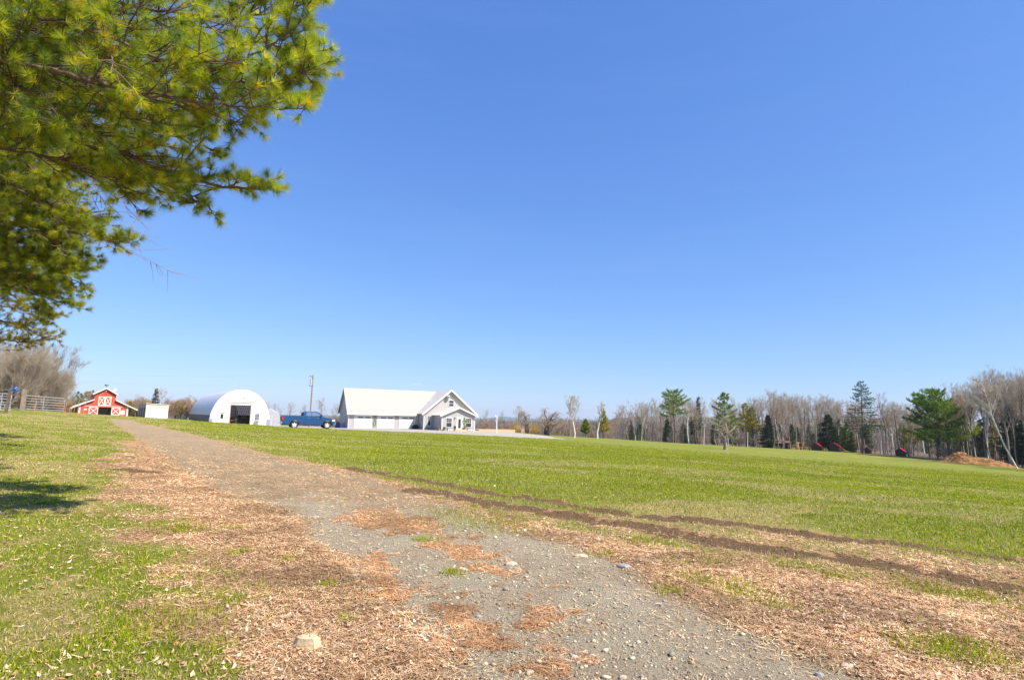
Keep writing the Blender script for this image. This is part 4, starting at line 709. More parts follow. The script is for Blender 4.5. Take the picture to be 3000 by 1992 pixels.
b = MB(); b.box(.16, 2.2, .12, 1.88, 1.405, 1.428); b.build('tonneau_cover', M['black'], bd)
cabp = [(2.30, 1.36), (2.34, 1.86), (2.55, 1.95), (3.75, 1.96), (3.95, 1.90), (4.62, 1.36)]
b = MB(); n = len(cabp)
ys = [(.06, 1.94), (.2, 1.8), (.26, 1.74), (.26, 1.74), (.24, 1.76), (.10, 1.90)]
b.v = [(x_, ys[i][0], z_) for i, (x_, z_) in enumerate(cabp)] + [(x_, ys[i][1], z_) for i, (x_, z_) in enumerate(cabp)]
b.f = [tuple(range(n)), tuple(range(2*n-1, n-1, -1))] + [(i, i+n, (i+1)%n+n, (i+1)%n) for i in range(n)]
b.build('cab', M['blue'], tk, bevel=.03)
def sidewin(poly, s_):
    q = MB(); pts = []
    for x_, z_ in poly:
        t_ = (z_ - 1.36) / .6; off = .06 + .19 * t_ - .012; pts.append((x_, off if s_ < 0 else 2 - off, z_))
    inn = [(p[0], p[1] + (.03 if s_ < 0 else -.03), p[2]) for p in pts]; m_ = len(pts); q.add(pts + inn, [tuple(range(m_)), tuple(range(2*m_-1, m_-1, -1))] + [(i, i+m_, (i+1)%m_+m_, (i+1)%m_) for i in range(m_)]); q.build('window', M['carglass'], tk)
for s_ in (-1, 1): sidewin([(2.62, 1.44), (2.68, 1.84), (3.2, 1.87), (3.2, 1.42)], s_); sidewin([(3.28, 1.42), (3.28, 1.87), (3.78, 1.87), (4.3, 1.44)], s_)
q = MB(); q.slab([(4.6, .2, 1.41), (4.6, 1.8, 1.41), (4.0, 1.7, 1.885), (4.0, .3, 1.885)], .02); q.build('windscreen', M['carglass'], tk); q = MB(); q.slab([(2.298, .25, 1.45), (2.298, 1.75, 1.45), (2.325, 1.7, 1.82), (2.325, .3, 1.82)], .02); q.build('rear_window', M['glass'], tk)
for x_ in (RW, FW):
    for y_, fc in ((.14, -1), (1.86, 1)): wheel(tk, x_, y_, .42, WR, .28, 'chrome', 5, fc)
q = MB(); q.box(-.1, .12, .02, 1.98, .5, .74); q.build('rear_bumper', M['chrome'], tk, bevel=.03); q = MB(); q.box(5.75, 5.98, .04, 1.96, .45, .70); q.build('front_bumper', M['chrome'], tk, bevel=.04); q = MB(); q.box(5.8, 5.9, .45, 1.55, .74, 1.05); q.build('grille', M['black'], tk)
for y_ in (-.015, 1.75): q = MB(); q.box(.045, .24, y_, y_ + .265, .98, 1.32); q.build('tail_light', M['tail'], tk); 
for y_ in (-.012, 1.62): q = MB(); q.box(5.55, 5.87, y_, y_ + .39, .86, 1.04); q.build('headlight', M['lens'], tk)
q = MB(); q.box(.03, .055, .3, 1.7, .8, 1.38); q.build('tailgate', M['black'], tk); 
for s_, y_ in ((-1, -.22), (1, 2.02)): q = MB(); q.box(4.2, 4.32, y_, y_ + .2, 1.38, 1.6); q.build('mirror', M['black'], tk)
for x_ in (2.95, 3.95): q = MB(); q.box(x_ - .1, x_ + .1, -.035, -.004, 1.18, 1.22); q.build('door_handle', M['chrome'], tk)
q = MB()
for x_ in (2.3, 3.24, 4.4): q.box(x_ - .008, x_ + .008, -.006, .01, .55, 1.35)
q.build('door_seam', M['black'], tk); q = MB(); q.box(2.2, 4.35, -.02, 0.02, .36, .44); q.box(.1, 5.7, .3, 1.7, .4, .6); q.build('chassis', M['black'], tk)

# ------------------------------------------------------------------ pole, wires, posts, gates, stakes
def gp(px, Y): p = at(px, 1240, Y); return Vector((p.x, p.y, tz(p.x, p.y)))
pb = gp(907, 100); pol = empty('utility_pole', pb, 0, 'tall bare wooden utility pole behind the blue pickup truck', 'utility pole'); b = MB(); b.tube([(0, 0, -.5), (.05, 0, 9.1)], [.16, .11], 10); b.build('pole', M['wood'], pol)
b = MB(); b.tube([(-.2, -.1, 7.4), (-.2, -.1, 8.3)], .2, 12); b.build('transformer', M['steel'], pol)
for z_ in (8.8, 7.1): b = MB(); b.tube([(-.5, 0, z_), (.1, 0, z_ - .02)], .035, 5); b.tube([(-.45, 0, z_), (-.45, 0, z_ + .18)], .05, 6); b.build('bracket', M['black'], pol)
wr = empty('power_line', pb, 0, 'thin overhead wires running left from the utility pole', 'power line')
for z_, dy, tl_ in ((8.95, 30, 12.5), (7.25, 30, 10.8)):
    b = MB(); b.tube([(-.45 - 95 * k_ / 20, dy * k_ / 20, z_ + (tl_ - z_) * k_ / 20 - 5.5 * (k_ / 20) * (1 - k_ / 20)) for k_ in range(21)], .009, 4); b.build('wire', M['steel'], wr)
lp = gp(1455, 97); t = empty('lamp_post', lp, 0, 'white lamp post with a curved arm at the right end of the gravel yard', 'lamp post'); b = MB(); b.tube([(0, 0, -.2), (0, 0, 2.75)], [.11, .10], 8); b.tube([(0, 0, 2.7), (-.03, 0, 2.88), (-.18, 0, 2.96), (-.3, 0, 2.9)], .06, 6); b.build('post', M['white'], t)
b = MB(); b.tube([(-.28, 0, 2.92), (-.3, 0, 2.78)], [.06, .12], 8); b.build('lamp_shade', M['white'], t); b = MB(); b.box(-.28, -.09, -.08, .08, 1.95, 2.12); b.build('meter_box', M['soffit'], t)
def tgate(p, q, h, n, label, nb=2):
    yaw = math.atan2(q.y - p.y, q.x - p.x); L_ = (Vector((q.x - p.x, q.y - p.y))).length; t = empty('pasture_gate', p, yaw, label, 'gate'); sl_ = (q.z - p.z) / L_
    b = MB(); b.tube([(0, 0, .12), (0, 0, h), (L_ - .15, 0, h + sl_ * L_), (L_, 0, h - .15 + sl_ * L_), (L_, 0, .12 + sl_ * L_), (0, 0, .12)], .035, 6); b.build('frame', M['steel'], t)
    for k_ in range(1, n): z_ = .12 + (h - .12) * (k_ / n) ** 1.05; b = MB(); b.tube([(0, 0, z_), (L_, 0, z_ + sl_ * L_)], .026, 5); b.build('rail', M['steel'], t)
    b = MB(); b.bar((L_ * .48, .04, .12), (L_ * .48, .04, h + sl_ * L_ * .48), .06, .03); b.build('upright', M['steel'], t); return t
tgate(gp(59, 51.5), gp(182, 56), 1.3, 5, 'grey tubular pasture gate standing open beside the thick wooden post')
tgate(gp(-30, 46), gp(23, 47.5), 1.45, 6, 'tubular gate at the far left edge of the picture')
def post(px, Y, h, w_, label, m='wood', lean=0):
    p = gp(px, Y); t = empty('fence_post', p, R(20), label, 'fence post'); b = MB(); b.bar((0, 0, -.3), (lean, 0, h), w_); b.build('post', M[m], t); return p
pA = post(60, 50, 1.85, .28, 'thick weathered wooden corner post left of the open pasture gate'); pB = post(12, 45, 1.8, .16, 'slim dark fence post by the far left gate', 'darkbark', .1); pC = post(18, 52, 1.8, .14, 'slim post behind the blue bucket')
rl = empty('rail_fence', pA, 0, 'weathered wooden rail fence between the posts at far left', 'fence')
for z_ in (.5, .95, 1.35, 1.75): b = MB(); b.bar((0, .1, z_), pC - pA + Vector((-3, .1, z_ + .05)), .05, .13); b.build('rail', M['wood'], rl)
bk_ = empty('blue_bucket', gp(28, 49.5) + Vector((0, 0, 1.78)), 0, 'bright blue bucket hanging on the fence rail at far left', 'bucket'); b = MB(); b.tube([(-.16, 0, -.04), (.2, 0, .08)], [.11, .16], 12); b.build('bucket_body', M['bluetarp'], bk_); b = MB(); b.tube([(.2 + .02 * math.sin(k_ * .5), .14 * math.cos(k_ * math.pi / 6), .08 + .14 * math.sin(k_ * math.pi / 6)) for k_ in range(7)], .008, 4); b.build('handle', M['steel'], bk_)
for px, Y, h, lb in [(96, 46, 1.15, 'orange marker stake in front of the open pasture gate'), (186, 48, 1.15, 'orange marker stake just right of the open pasture gate'), (212, 48, 1.15, 'orange marker stake left in the close pair near the red barn'), (222, 46, 1.35, 'tallest orange marker stake nearest the red barn')]:
    p = gp(px, Y); t = empty('marker_stake', p, 0, lb, 'stake', 'orange driveway marker stakes'); b = MB(); b.tube([(0, 0, -.1), (.04, 0, h * .72)], .014, 6); b.build('rod', M['orange'], t); b = MB(); b.tube([(.04, 0, h * .721), (.055, 0, h)], .016, 6); b.build('reflector', M['steel'], t)

# ------------------------------------------------------------------ trees
def seg_mesh(segs, n=3):
    """Tapered tubes for (p0,p1,r0,r1) rows as one numpy mesh."""
    S = np.array(segs, float); A = S[:, :3]; B = S[:, 3:6]; d = B - A; d /= np.linalg.norm(d, axis=1)[:, None] + 1e-9
    ref = np.where(np.abs(d[:, 2:3]) < .9, np.array([[0, 0, 1.]]), np.array([[1., 0, 0]])); u = np.cross(d, ref); u /= np.linalg.norm(u, axis=1)[:, None]; v = np.cross(d, u); N = len(S)
    t = np.arange(n) * 2 * np.pi / n; ring = u[:, None] * np.cos(t)[None, :, None] + v[:, None] * np.sin(t)[None, :, None]
    V_ = np.concatenate([A[:, None] + ring * S[:, 6, None, None], B[:, None] + ring * S[:, 7, None, None]], 1).reshape(-1, 3)
    k = np.arange(n); k2 = (k + 1) % n; F_ = np.stack([k, k2, k2 + n, k + n], 1)[None] + (np.arange(N) * 2 * n)[:, None, None]; return V_, F_.reshape(-1, 4)
def rvec(rs): 
    v = Vector((rs.gauss(0, 1), rs.gauss(0, 1), rs.gauss(0, 1))); return v.normalized()
def grow(rs, p, d, L, r, lev, maxlev, thick, thin, up=.25, spread=.6, kids=(3, 5), seglen=4, wander=.12):
    n = seglen; pts = [p.copy()]; dd = d.copy()
    for i in range(n):
        dd = (dd + rvec(rs) * wander + Vector((0, 0, up * .25))).normalized(); pts.append(pts[-1] + dd * (L / n))
    out = thick if lev < 2 else thin
    for i in range(n): r0 = r * (1 - .75 * i / n); r1 = r * (1 - .75 * (i + 1) / n); out.append((*pts[i], *pts[i+1], r0, r1))
    if lev >= maxlev: return
    nk = rs.randint(*kids) + (9 if lev == 0 else 0)
    for k in range(nk):
        f = rs.uniform(.25, 1) if lev else rs.uniform(.08, 1); i = min(n - 1, int(f * n)); q = pts[i].lerp(pts[i+1], f * n - i)
        ax = (pts[i+1] - pts[i]).normalized(); side = rvec(rs); side = (side - ax * side.dot(ax)).normalized(); nd = (ax * (1 - spread * .5) + side * spread + Vector((0, 0, up * .3))).normalized()
        grow(rs, q, nd, L * (rs.uniform(.40, .66) if lev else rs.uniform(.26, .50) * (1.2 - .65 * f)), max(.007, r * (1 - .7 * f) * .6), lev + 1, maxlev, thick, thin, up, spread, kids, max(2, seglen - 1), wander)
def bare_proto(seed, H=12, r=.14, up=.35, spread=.55, maxlev=4, kids=(3, 5), multi=1, trunk='greybark', tw='twig', wander=.14, clear=.34, tmin=.012):
    rs = random.Random(seed); thick, thin = [], []
    for m_ in range(multi):
        d = Vector((rs.gauss(0, .05) + (.12 * (m_ - (multi-1)/2)), rs.gauss(0, .05), 1)).normalized(); base = Vector(((m_ - (multi-1)/2) * .25, 0, -.3)); k = rs.uniform(.8, 1)
        p1 = base + d * H * clear * k; bend = Vector((rs.gauss(0, wander), rs.gauss(0, wander), 0)) * H * .1; pm = base.lerp(p1, .5) + bend
        thick.append((*base, *pm, r * 1.25, r * 1.05)); thick.append((*pm, *p1, r * 1.05, r * .9)); grow(rs, p1, (p1 - pm).normalized(), H * (1 - clear) * k * .98, r * .88, 0, maxlev, thick, thin, up, spread, kids, 5, wander)
    thin = [(*s[:6], max(s[6], tmin), max(s[7] * .9, tmin * .6)) for s in thin]
    return (seg_mesh(thick, 6), seg_mesh(thin, 3), trunk, tw)
def me_from(name, VF, m, C=None):
    o = npmesh(name, VF[0], VF[1], C, m, smooth=False); me = o.data; bpy.data.objects.remove(o); return me
def mh(meshes):
    return .93 * max(max(v.co.z for v in me.vertices) for nm, me in meshes)
def make_tree(name, meshes, loc, yaw, scale, label, group=None, cat='tree', tilt=(0, 0)):
    r = empty(name, loc, yaw, label, cat, group); r.scale = scale if hasattr(scale, '__len__') else (scale,) * 3; r.rotation_euler = (tilt[0], tilt[1], yaw)
    for nm, me in meshes:
        o = bpy.data.objects.new(nm, me); link(o); o.parent = r
    return r
def bare_meshes(*a_, **k_):
    T, C_, t_, w_ = bare_proto(*a_, **k_); return [('trunk', me_from('trunk', T, M[t_])), ('crown', me_from('crown', C_, M[w_]))]
def needles_at(P, D, n, L, w_, g, spread=.8, droop=0):
    """n needle triangles around each tip point P with direction D."""
    N = len(P); P = np.repeat(P, n, 0); D = np.repeat(D, n, 0); v = g.normal(size=P.shape); v /= np.linalg.norm(v, axis=1)[:, None]; d = D + v * spread; d[:, 2] -= droop; d /= np.linalg.norm(d, axis=1)[:, None]
    ll = L * g.uniform(.7, 1.1, (N * n, 1)); s = np.cross(d, g.normal(size=P.shape)); s /= np.linalg.norm(s, axis=1)[:, None]; s = s * (w_ / 2); V_ = np.stack([P - s, P + s, P + d * ll], 1).reshape(-1, 3); return V_, np.arange(N * n * 3).reshape(-1, 3), n * 3
def conifer_meshes(seed, H=16, R0=3.2, crown0=.25, style='spruce', cols=((.03, .055, .02), (.05, .085, .03), (.02, .04, .015)), dens=1.0, trunk='darkbark', profile=None):
    g = np.random.default_rng(seed); rs = random.Random(seed); thick = []; lean = rs.gauss(0, .02)
    n = 8
    for i in range(n): z0 = H * i / n; z1 = H * (i + 1) / n; r_ = .012 * H; thick.append((lean * z0, 0, z0 - .3 * (i == 0), lean * z1, 0, z1, r_ * (1.15 - i / n), r_ * (1.15 - (i + 1) / n) + .01))
    P, D = [], []; z = H * crown0
    while z < H * .985:
        f = (z / H - crown0) / (1 - crown0)
        if profile: rad = R0 * profile(f)
        else: rad = R0 * ((1 - f) ** .85 * .95 + .05) * (min(1, f * 5 + .45))
        nb = rs.randint(4, 6) if style == 'spruce' else rs.randint(3, 6)
        for k in range(nb):
            t = rs.uniform(0, 2 * math.pi); L = rad * rs.uniform(.65, 1.12); el = (.05 + .5 * f - .25 * (1 - f)) if style == 'spruce' else .25 + .5 * f + rs.gauss(0, .1)
            d = Vector((math.cos(t), math.sin(t), math.tan(el) * .8)).normalized(); p0 = Vector((lean * z, 0, z)); p1 = p0 + d * L; pm = p0.lerp(p1, .55) + Vector((0, 0, -.05 * L if style == 'spruce' else -.07 * L)); thick.append((*p0, *pm, .03, .02)); thick.append((*pm, *p1, .02, .012))
            m_ = int((9 if style == 'spruce' else 13) * dens * (L / 2 + .5))
            for q in range(m_):
                s_ = rs.uniform(.22 if style == 'spruce' else .45, 1) ; c = p0.lerp(pm, s_ / .55) if s_ < .55 else pm.lerp(p1, (s_ - .55) / .45)
                wd = .22 * L * (1.15 - s_) + .12; off = Vector((-math.sin(t), math.cos(t), 0)) * rs.gauss(0, wd); c = c + off + Vector((0, 0, rs.gauss(0, .05 if style == 'spruce' else .12)))
                P.append(c); D.append((d * .8 + off * .5 + Vector((0, 0, .0 if style == 'spruce' else .45))).normalized())
        z += H * (.022 if style == 'spruce' else .042) * rs.uniform(.8, 1.25)
    P = np.array([tuple(p) for p in P]); D = np.array([tuple(d) for d in D]); V_, T_, per = needles_at(P, D, 7 if style == 'spruce' else 9, .42 if style == 'spruce' else .48, .07, g, .6)
    c = np.clip(np.array(cols)[g.integers(0, len(cols), len(P))] * (np.array([3.0, 2.6, 1.9]) if style == 'pine' else np.array([2.2, 2.1, 1.8])) * g.uniform(.7, 1.3, (len(P), 1)), 0, .9); C_ = np.repeat(c, per, 0)
    return [('trunk', me_from('trunk', seg_mesh(thick, 5), M[trunk])), ('crown', me_from('crown', (V_, T_), M['farneedles'], C_))]
GPINE = ((.10, .15, .02), (.06, .10, .02), (.15, .19, .025), (.04, .08, .02)); GOLD = ((.17, .18, .03), (.11, .13, .03), (.2, .17, .04)); DSP = ((.025, .05, .025), (.04, .07, .03), (.02, .035, .02)); MSP = ((.05, .085, .03), (.08, .11, .035), (.03, .06, .025))
protos = [bare_meshes(s, H=h, r=r_, up=u_, spread=sp_, tw=t_, trunk=k_) for s, h, r_, u_, sp_, t_, k_ in [
    (1, 15, .15, .38, .5, 'twig', 'greybark'), (2, 15, .13, .42, .45, 'twigpale', 'greybark'), (3, 13, .13, .3, .58, 'twigred', 'greybark'), (4, 16, .16, .38, .52, 'twigpale', 'greybark'), (5, 12, .10, .3, .6, 'twigred', 'greybark'), (6, 14, .12, .45, .42, 'twigpale', 'pale')]]
bush = [bare_meshes(s, H=h, r=.04, up=.4, spread=.6, multi=5, clear=.18, maxlev=3, tw=t_, kids=(3, 5), tmin=.012) for s, h, t_ in ((21, 4.5, 'twigred'), (22, 5, 'twig'), (23, 4, 'twigred'))]
thick_ = [bare_meshes(s, H=5.5, r=.035, up=.45, spread=.5, multi=7, clear=.08, maxlev=3, tw=t_, kids=(5, 7), tmin=.014) for s, t_ in ((24, 'twigred'), (25, 'twigbrown'))]
spr = [conifer_meshes(31, 11, 2.4, .06, 'spruce', DSP), conifer_meshes(32, 13, 2.6, .12, 'spruce', MSP), conifer_meshes(33, 9, 2.2, .05, 'spruce', GPINE), conifer_meshes(34, 15, 3.4, .4, 'pine', GPINE), conifer_meshes(35, 12, 3, .35, 'pine', GOLD)]
poles = [bare_meshes(s, H=12, r=.075, up=.5, spread=.4, tw='twig', trunk=k_, clear=.6, kids=(3, 4), maxlev=3) for s, k_ in ((91, 'darkbark'), (92, 'greybark'), (93, 'darkbark'))]
PH = [mh(m_) for m_ in protos]; SH = [mh(m_) for m_ in spr]
def zb(px, Y): p = gp(px, Y); return p
def htop(px, Y, pytop, z): return at(px, pytop, Y).z - z
# named trees in front of the wood: (px, Y, y of top, prototype builder)
def placed(name, px, Y, pytop, meshes, H, label, widen=1, yaw=0, tilt=(0, 0), group=None):
    H = mh(meshes); p = gp(px, Y); h = htop(px, Y, pytop, p.z); k = h / H; return make_tree(name, meshes, p, yaw, (k * widen, k * widen, k), label, group, 'tree', tilt)
placed('birch_tree', 1683, 112, 1158, bare_meshes(41, H=14, r=.20, up=.45, spread=.6, trunk='pale', tw='twigpale', clear=.3, maxlev=4, kids=(4, 6)), 14.5, 'tall white birch standing alone at the right end of the gravel yard')
placed('bare_tree', 1671, 117, 1162, bare_meshes(42, H=14, r=.13, up=.4, spread=.5, trunk='greybark', tw='twigpale', clear=.4), 14.5, 'grey bare tree close behind the tall white birch')
placed('birch_tree', 1751, 118, 1182, bare_meshes(43, H=12, r=.19, up=.45, spread=.5, trunk='pale', tw='twigpale', clear=.4), 12.5, 'white trunked birch directly left of the sparse pine')
placed('pine_tree', 1768, 121, 1199, conifer_meshes(44, 11, 2.9, .18, 'pine', GOLD, 1.9), 11, 'sparse yellow-green pine beside the second white birch')
placed('pine_tree', 1716, 124, 1228, conifer_meshes(45, 6, 2.2, .2, 'pine', GPINE, 1.3), 6, 'small bright green pine between the two white birches')
placed('birch_tree', 1522, 110, 1190, bare_meshes(46, H=9, r=.12, up=.5, spread=.45, trunk='pale', tw='twigpale', multi=2, clear=.3), 9.5, 'pale twin stemmed birch left of the apple trees')
placed('apple_tree', 1545, 109, 1205, bare_meshes(47, H=6.5, r=.17, up=.15, spread=.8, trunk='darkbark', tw='twig', multi=2, clear=.3, wander=.3), 6.6, 'crooked bare apple tree beside the twin birch', 1.2)
placed('apple_tree', 1607, 108, 1198, bare_meshes(48, H=6.5, r=.2, up=.15, spread=.85, trunk='darkbark', tw='twig', multi=3, clear=.25, wander=.3), 6.8, 'wide spreading bare apple tree with three dark curved limbs', 1.45)
for px, Y, top, lb in [(1421, 135, 1202, 'thin bare tree just left of the white lamp post'), (1466, 138, 1206, 'thin bare tree just right of the white lamp post'), (1000, 130, 1215, 'thin bare tree peeking out at the left end of the farmhouse')]: placed('bare_tree', px, Y, top, protos[1], 15, lb, .8)
# field apple tree with pine behind
def field_apple():
    rs_ = random.Random(77); th_, tn_ = [], []; pts = [(0, 0, -.3, .46), (.03, 0, .5, .36), (-.02, 0, 1.3, .30), (-.1, 0, 2.1, .30)]
    for q0, q1 in zip(pts[:-1], pts[1:]): th_.append((*q0[:3], *q1[:3], q0[3], q1[3]))
    for L_ in ([(-.1, 0, 2.1, .24), (-.5, .1, 2.6, .17), (-.95, .1, 3.2, .13), (-1.7, .0, 3.5, .08)], [(-.1, 0, 2.1, .26), (.35, -.1, 2.7, .2), (.4, 0, 3.6, .16), (.1, .1, 4.6, .12), (-.3, 0, 5.3, .09), (.1, 0, 5.7, .08), (.8, .1, 5.9, .05)],
               [(.35, -.1, 2.7, .18), (.9, -.2, 3.2, .14), (1.5, -.1, 3.7, .11), (2.0, .2, 4.3, .07)], [(-.5, .1, 2.6, .12), (-.2, .5, 3.2, .09), (.2, .8, 3.5, .05)], [(0, 0, 1.8, .1), (.6, -.5, 2.4, .07), (1.1, -.9, 2.6, .04)]):
        for q0, q1 in zip(L_[:-1], L_[1:]):
            th_.append((*q0[:3], *q1[:3], q0[3], q1[3]))
            for _ in range(2):
                o_ = Vector(q0[:3]).lerp(Vector(q1[:3]), rs_.random()); grow(rs_, o_, (rvec(rs_) + Vector((0, 0, .35))).normalized(), rs_.uniform(.9, 1.9), .045, 2, 4, th_, tn_, .1, .8, (3, 5), 3, .25)
    tn_ = [(*q[:6], max(q[6], .010), max(q[7], .007)) for q in tn_]; return [('trunk', me_from('trunk', seg_mesh(th_, 7), M['wood'])), ('crown', me_from('crown', seg_mesh(tn_, 3), M['twig']))]
placed('apple_tree', 2123, 105, 1216, field_apple(), 6.0, 'gnarled bare apple tree standing alone on the green field', 1)
placed('pine_tree', 2124, 146, 1157, conifer_meshes(52, 15.5, 4.3, .28, 'pine', ((.05, .09, .03), (.08, .13, .03), (.13, .17, .03)), 1.3, profile=lambda f: (1 - f) ** .7 * (.55 + .6 * abs(math.sin(f * 9))) + .12), 15.5, 'green pine rising behind the lone apple tree')
placed('pine_tree', 1977, 150, 1146, conifer_meshes(53, 15, 4.2, .52, 'pine', GPINE, 1.4, profile=lambda f: .5 + .7 * math.sin(math.pi * min(1, f * .75 + .25))), 15, 'tall pine with flat layered crown and bare dark trunk at the left of the wood')
placed('spruce_tree', 2046, 156, 1170, conifer_meshes(54, 14, 1.3, .35, 'spruce', DSP), 14, 'very thin dark spruce spire between the two tall pines')
placed('spruce_tree', 2247, 150, 1220, conifer_meshes(55, 9.5, 3.2, .05, 'spruce', DSP, 1.4), 9.5, 'broad dark blue-green spruce left of the log shelter')
placed('spruce_tree', 2423, 149, 1219, conifer_meshes(56, 9, 3.0, .12, 'spruce', DSP, 1.7), 9, 'dense dark evergreen above the red roofed playhouses', 1.15)
placed('spruce_tree', 2524, 141, 1128, conifer_meshes(57, 17, 4.8, .3, 'spruce', ((.035, .06, .03), (.055, .08, .035)), .8, profile=lambda f: (1 - f) ** .8 * 1.05 * min(1, f * 3 + .6) + .04), 17, 'tallest conical spruce rising above the bare wood')
placed('pine_tree', 2740, 124, 1146, conifer_meshes(58, 14.5, 6.6, .27, 'pine', ((.04, .10, .03), (.08, .14, .025), (.13, .19, .025), (.03, .07, .03)), 2.3, profile=lambda f: (max(0, math.sin(math.pi * (f * .72 + .28))) ** .6) * 1.0), 14.5, 'big rounded green pine behind the soil pile', .9)
placed('pine_tree', 2772, 126, 1175, conifer_meshes(59, 12, 6, .35, 'pine', ((.13, .18, .025), (.10, .15, .025)), 1.6, profile=lambda f: (1 - f) ** .4 * .9), 12, 'lower yellow-green pine merging with the right side of the big pine')
for px, Y, top, lb in [(2262, 148, 1150, 'leftmost of the five tall bare trees by the log shelter'), (2278, 149, 1146, 'second of the five tall bare trees by the log shelter'), (2290, 147, 1150, 'middle one of the five tall bare trees by the log shelter'), (2313, 148, 1152, 'fourth of the five tall bare trees by the log shelter'), (2327, 148, 1158, 'rightmost of the five tall bare trees by the log shelter'),
        (2390, 148, 1163, 'wide bare tree left of the dense dark evergreen'), (2428, 156, 1157, 'bare tree towering behind the dense dark evergreen'), (2597, 140, 1150, 'slender symmetrical bare tree right of the tallest spruce'), (2655, 135, 1183, 'forked bare tree between the last red hut and the big pine'), (2950, 110, 1086, 'tall bare tree near the right edge of the picture'), (2998, 108, 1082, 'bare tree cut by the right edge of the picture')]:
    placed('bare_tree', px, Y, top, protos[random.choice([0, 1, 3])], 15.6, lb, .75 if top < 1155 and px < 2350 else 1.0, random.uniform(0, 6))
placed('birch_tree', 2968, 104, 1090, bare_meshes(61, H=17, r=.10, up=.25, spread=.5, trunk='pale', tw='twigpale', clear=.55, maxlev=4, kids=(4, 6)), 16.5, 'long white birch leaning left over the soil pile', 1, 0, (R(3), R(-21)))
placed('birch_tree', 2886, 118, 1165, bare_meshes(62, H=15, r=.13, up=.45, spread=.4, trunk='pale', tw='twigpale', clear=.5), 15.5, 'upright white birch behind the leaning birch')
placed('birch_tree', 2017, 149, 1178, bare_meshes(63, H=13, r=.12, up=.4, spread=.4, trunk='pale', tw='twigpale', clear=.55, wander=.3), 13.5, 'crooked white birch between the thin spruce and the tall pine')
placed('spruce_tree', 2966, 112, 1195, conifer_meshes(64, 11, 3.4, .12, 'spruce', DSP, 1.5), 11, 'dark evergreen right of the leaning birch')
placed('spruce_tree', 3004, 110, 1230, conifer_meshes(65, 9, 3.0, .1, 'spruce', DSP, 1.5), 9, 'dark evergreen cut by the right edge of the picture')
placed('snag_tree', 2624, 138, 1223, [('trunk', me_from('trunk', seg_mesh([(.5, 0, -.3, .2, 0, 4, .16, .13), (.2, 0, 4, -.1, 0, 9, .13, .07), (.1, 0, 5, .7, .1, 5.5, .04, .02), (-.05, 0, 8.3, .4, 0, 8.8, .03, .02)], 7), M['darkbark']))], 9, 'broken dead trunk standing before the last red hut')
# the wood itself
EDGE = [(1790, 152), (1900, 152), (2200, 150), (2400, 149), (2550, 142), (2700, 133), (2850, 118), (3000, 106), (3150, 96)]
def edgeY(px):
    for (a0, y0), (a1, y1) in zip(EDGE[:-1], EDGE[1:]):
        if a0 <= px <= a1: return y0 + (y1 - y0) * (px - a0) / (a1 - a0)
    return 96
TOPS = [(1780, 1192), (1850, 1172), (1930, 1160), (2000, 1166), (2100, 1164), (2200, 1168), (2250, 1152), (2350, 1156), (2450, 1166), (2550, 1180), (2680, 1180), (2760, 1165), (2850, 1125), (2950, 1095), (3160, 1070)]
def topat(px): return float(np.interp(px, [t_[0] for t_ in TOPS], [t_[1] for t_ in TOPS]))
rs = random.Random(11)
lab = {0: 'bare grey deciduous tree within the leafless wood beyond the field', 1: 'pale twigged bare tree within the leafless wood beyond the field', 2: 'reddish brown bare tree within the leafless wood beyond the field', 3: 'dark trunked bare tree within the leafless wood beyond the field', 4: 'small reddish bare tree in the understorey of the wood', 5: 'white trunked young birch within the leafless wood beyond the field'}
for i in range(150):
    px = rs.uniform(1790, 3130); dY = abs(rs.gauss(0, 1)) * 20 + .5; Y = edgeY(px) + dY; k = rs.choice([0, 1, 2, 3, 4, 4, 5, 2, 0]); H = PH[k]
    p = gp(px, Y); top = topat(px) + abs(rs.gauss(0, 14)) + (28 if k == 4 else 0); h = max(5, htop(px, Y, top, p.z)); q = h / H
    make_tree('bare_tree', protos[k], p, rs.uniform(0, 6.28), (q * rs.uniform(.7, 1.05),) * 2 + (q,), lab[k], 'bare trees of the wood beyond the field')
for i in range(90):
    px = rs.uniform(1785, 3130); Y = edgeY(px) + rs.uniform(0, 18); p = gp(px, Y); h = max(5, htop(px, Y, topat(px) + rs.uniform(12, 50), p.z)) ; k = h / mh(poles[i % 3])
    make_tree('young_tree', poles[i % 3], p, rs.uniform(0, 6.28), k, 'thin straight bare tree with high small crown at the front of the wood' , 'slender trees of the wood beyond the field')
ev = ['dark spruce half hidden among the bare trees of the wood', 'mid green spruce half hidden among the bare trees of the wood', 'bright young evergreen among the bare trees of the wood', 'green pine half hidden among the bare trees of the wood', 'golden green pine half hidden among the bare trees of the wood']
for i in range(26):
    px = rs.uniform(1800, 2900) if i < 15 else rs.uniform(2620, 3000); dY = abs(rs.gauss(0, 1)) * 14 + 9; Y = edgeY(px) + dY; k = rs.choice([0, 0, 1, 1, 2, 3, 4]); H = SH[k]; h = rs.uniform(3.5, 9) if px < 2650 else rs.uniform(5, 11)
    make_tree('evergreen_tree', spr[k], gp(px, Y), rs.uniform(0, 6.28), (h / H * 1.1,) * 2 + (h / H,), ev[k], 'evergreens of the wood beyond the field')
for px, Y, h, k, lb in [(2185, 153, 11, 4, 'orange-gold larch-like pine right of the lone apple tree'), (2205, 152, 10, 4, 'golden pine second right of the lone apple tree'), (2480, 147, 7, 2, 'light green young pine right of the second red playhouse'), (2495, 146, 5, 2, 'smaller light green pine beside the sandbox'), (2320, 152, 6, 1, 'green spruce behind the log shelter')]:
    H = SH[k]; make_tree('evergreen_tree', spr[k], gp(px, Y), 1.0, h / H, lb, None)
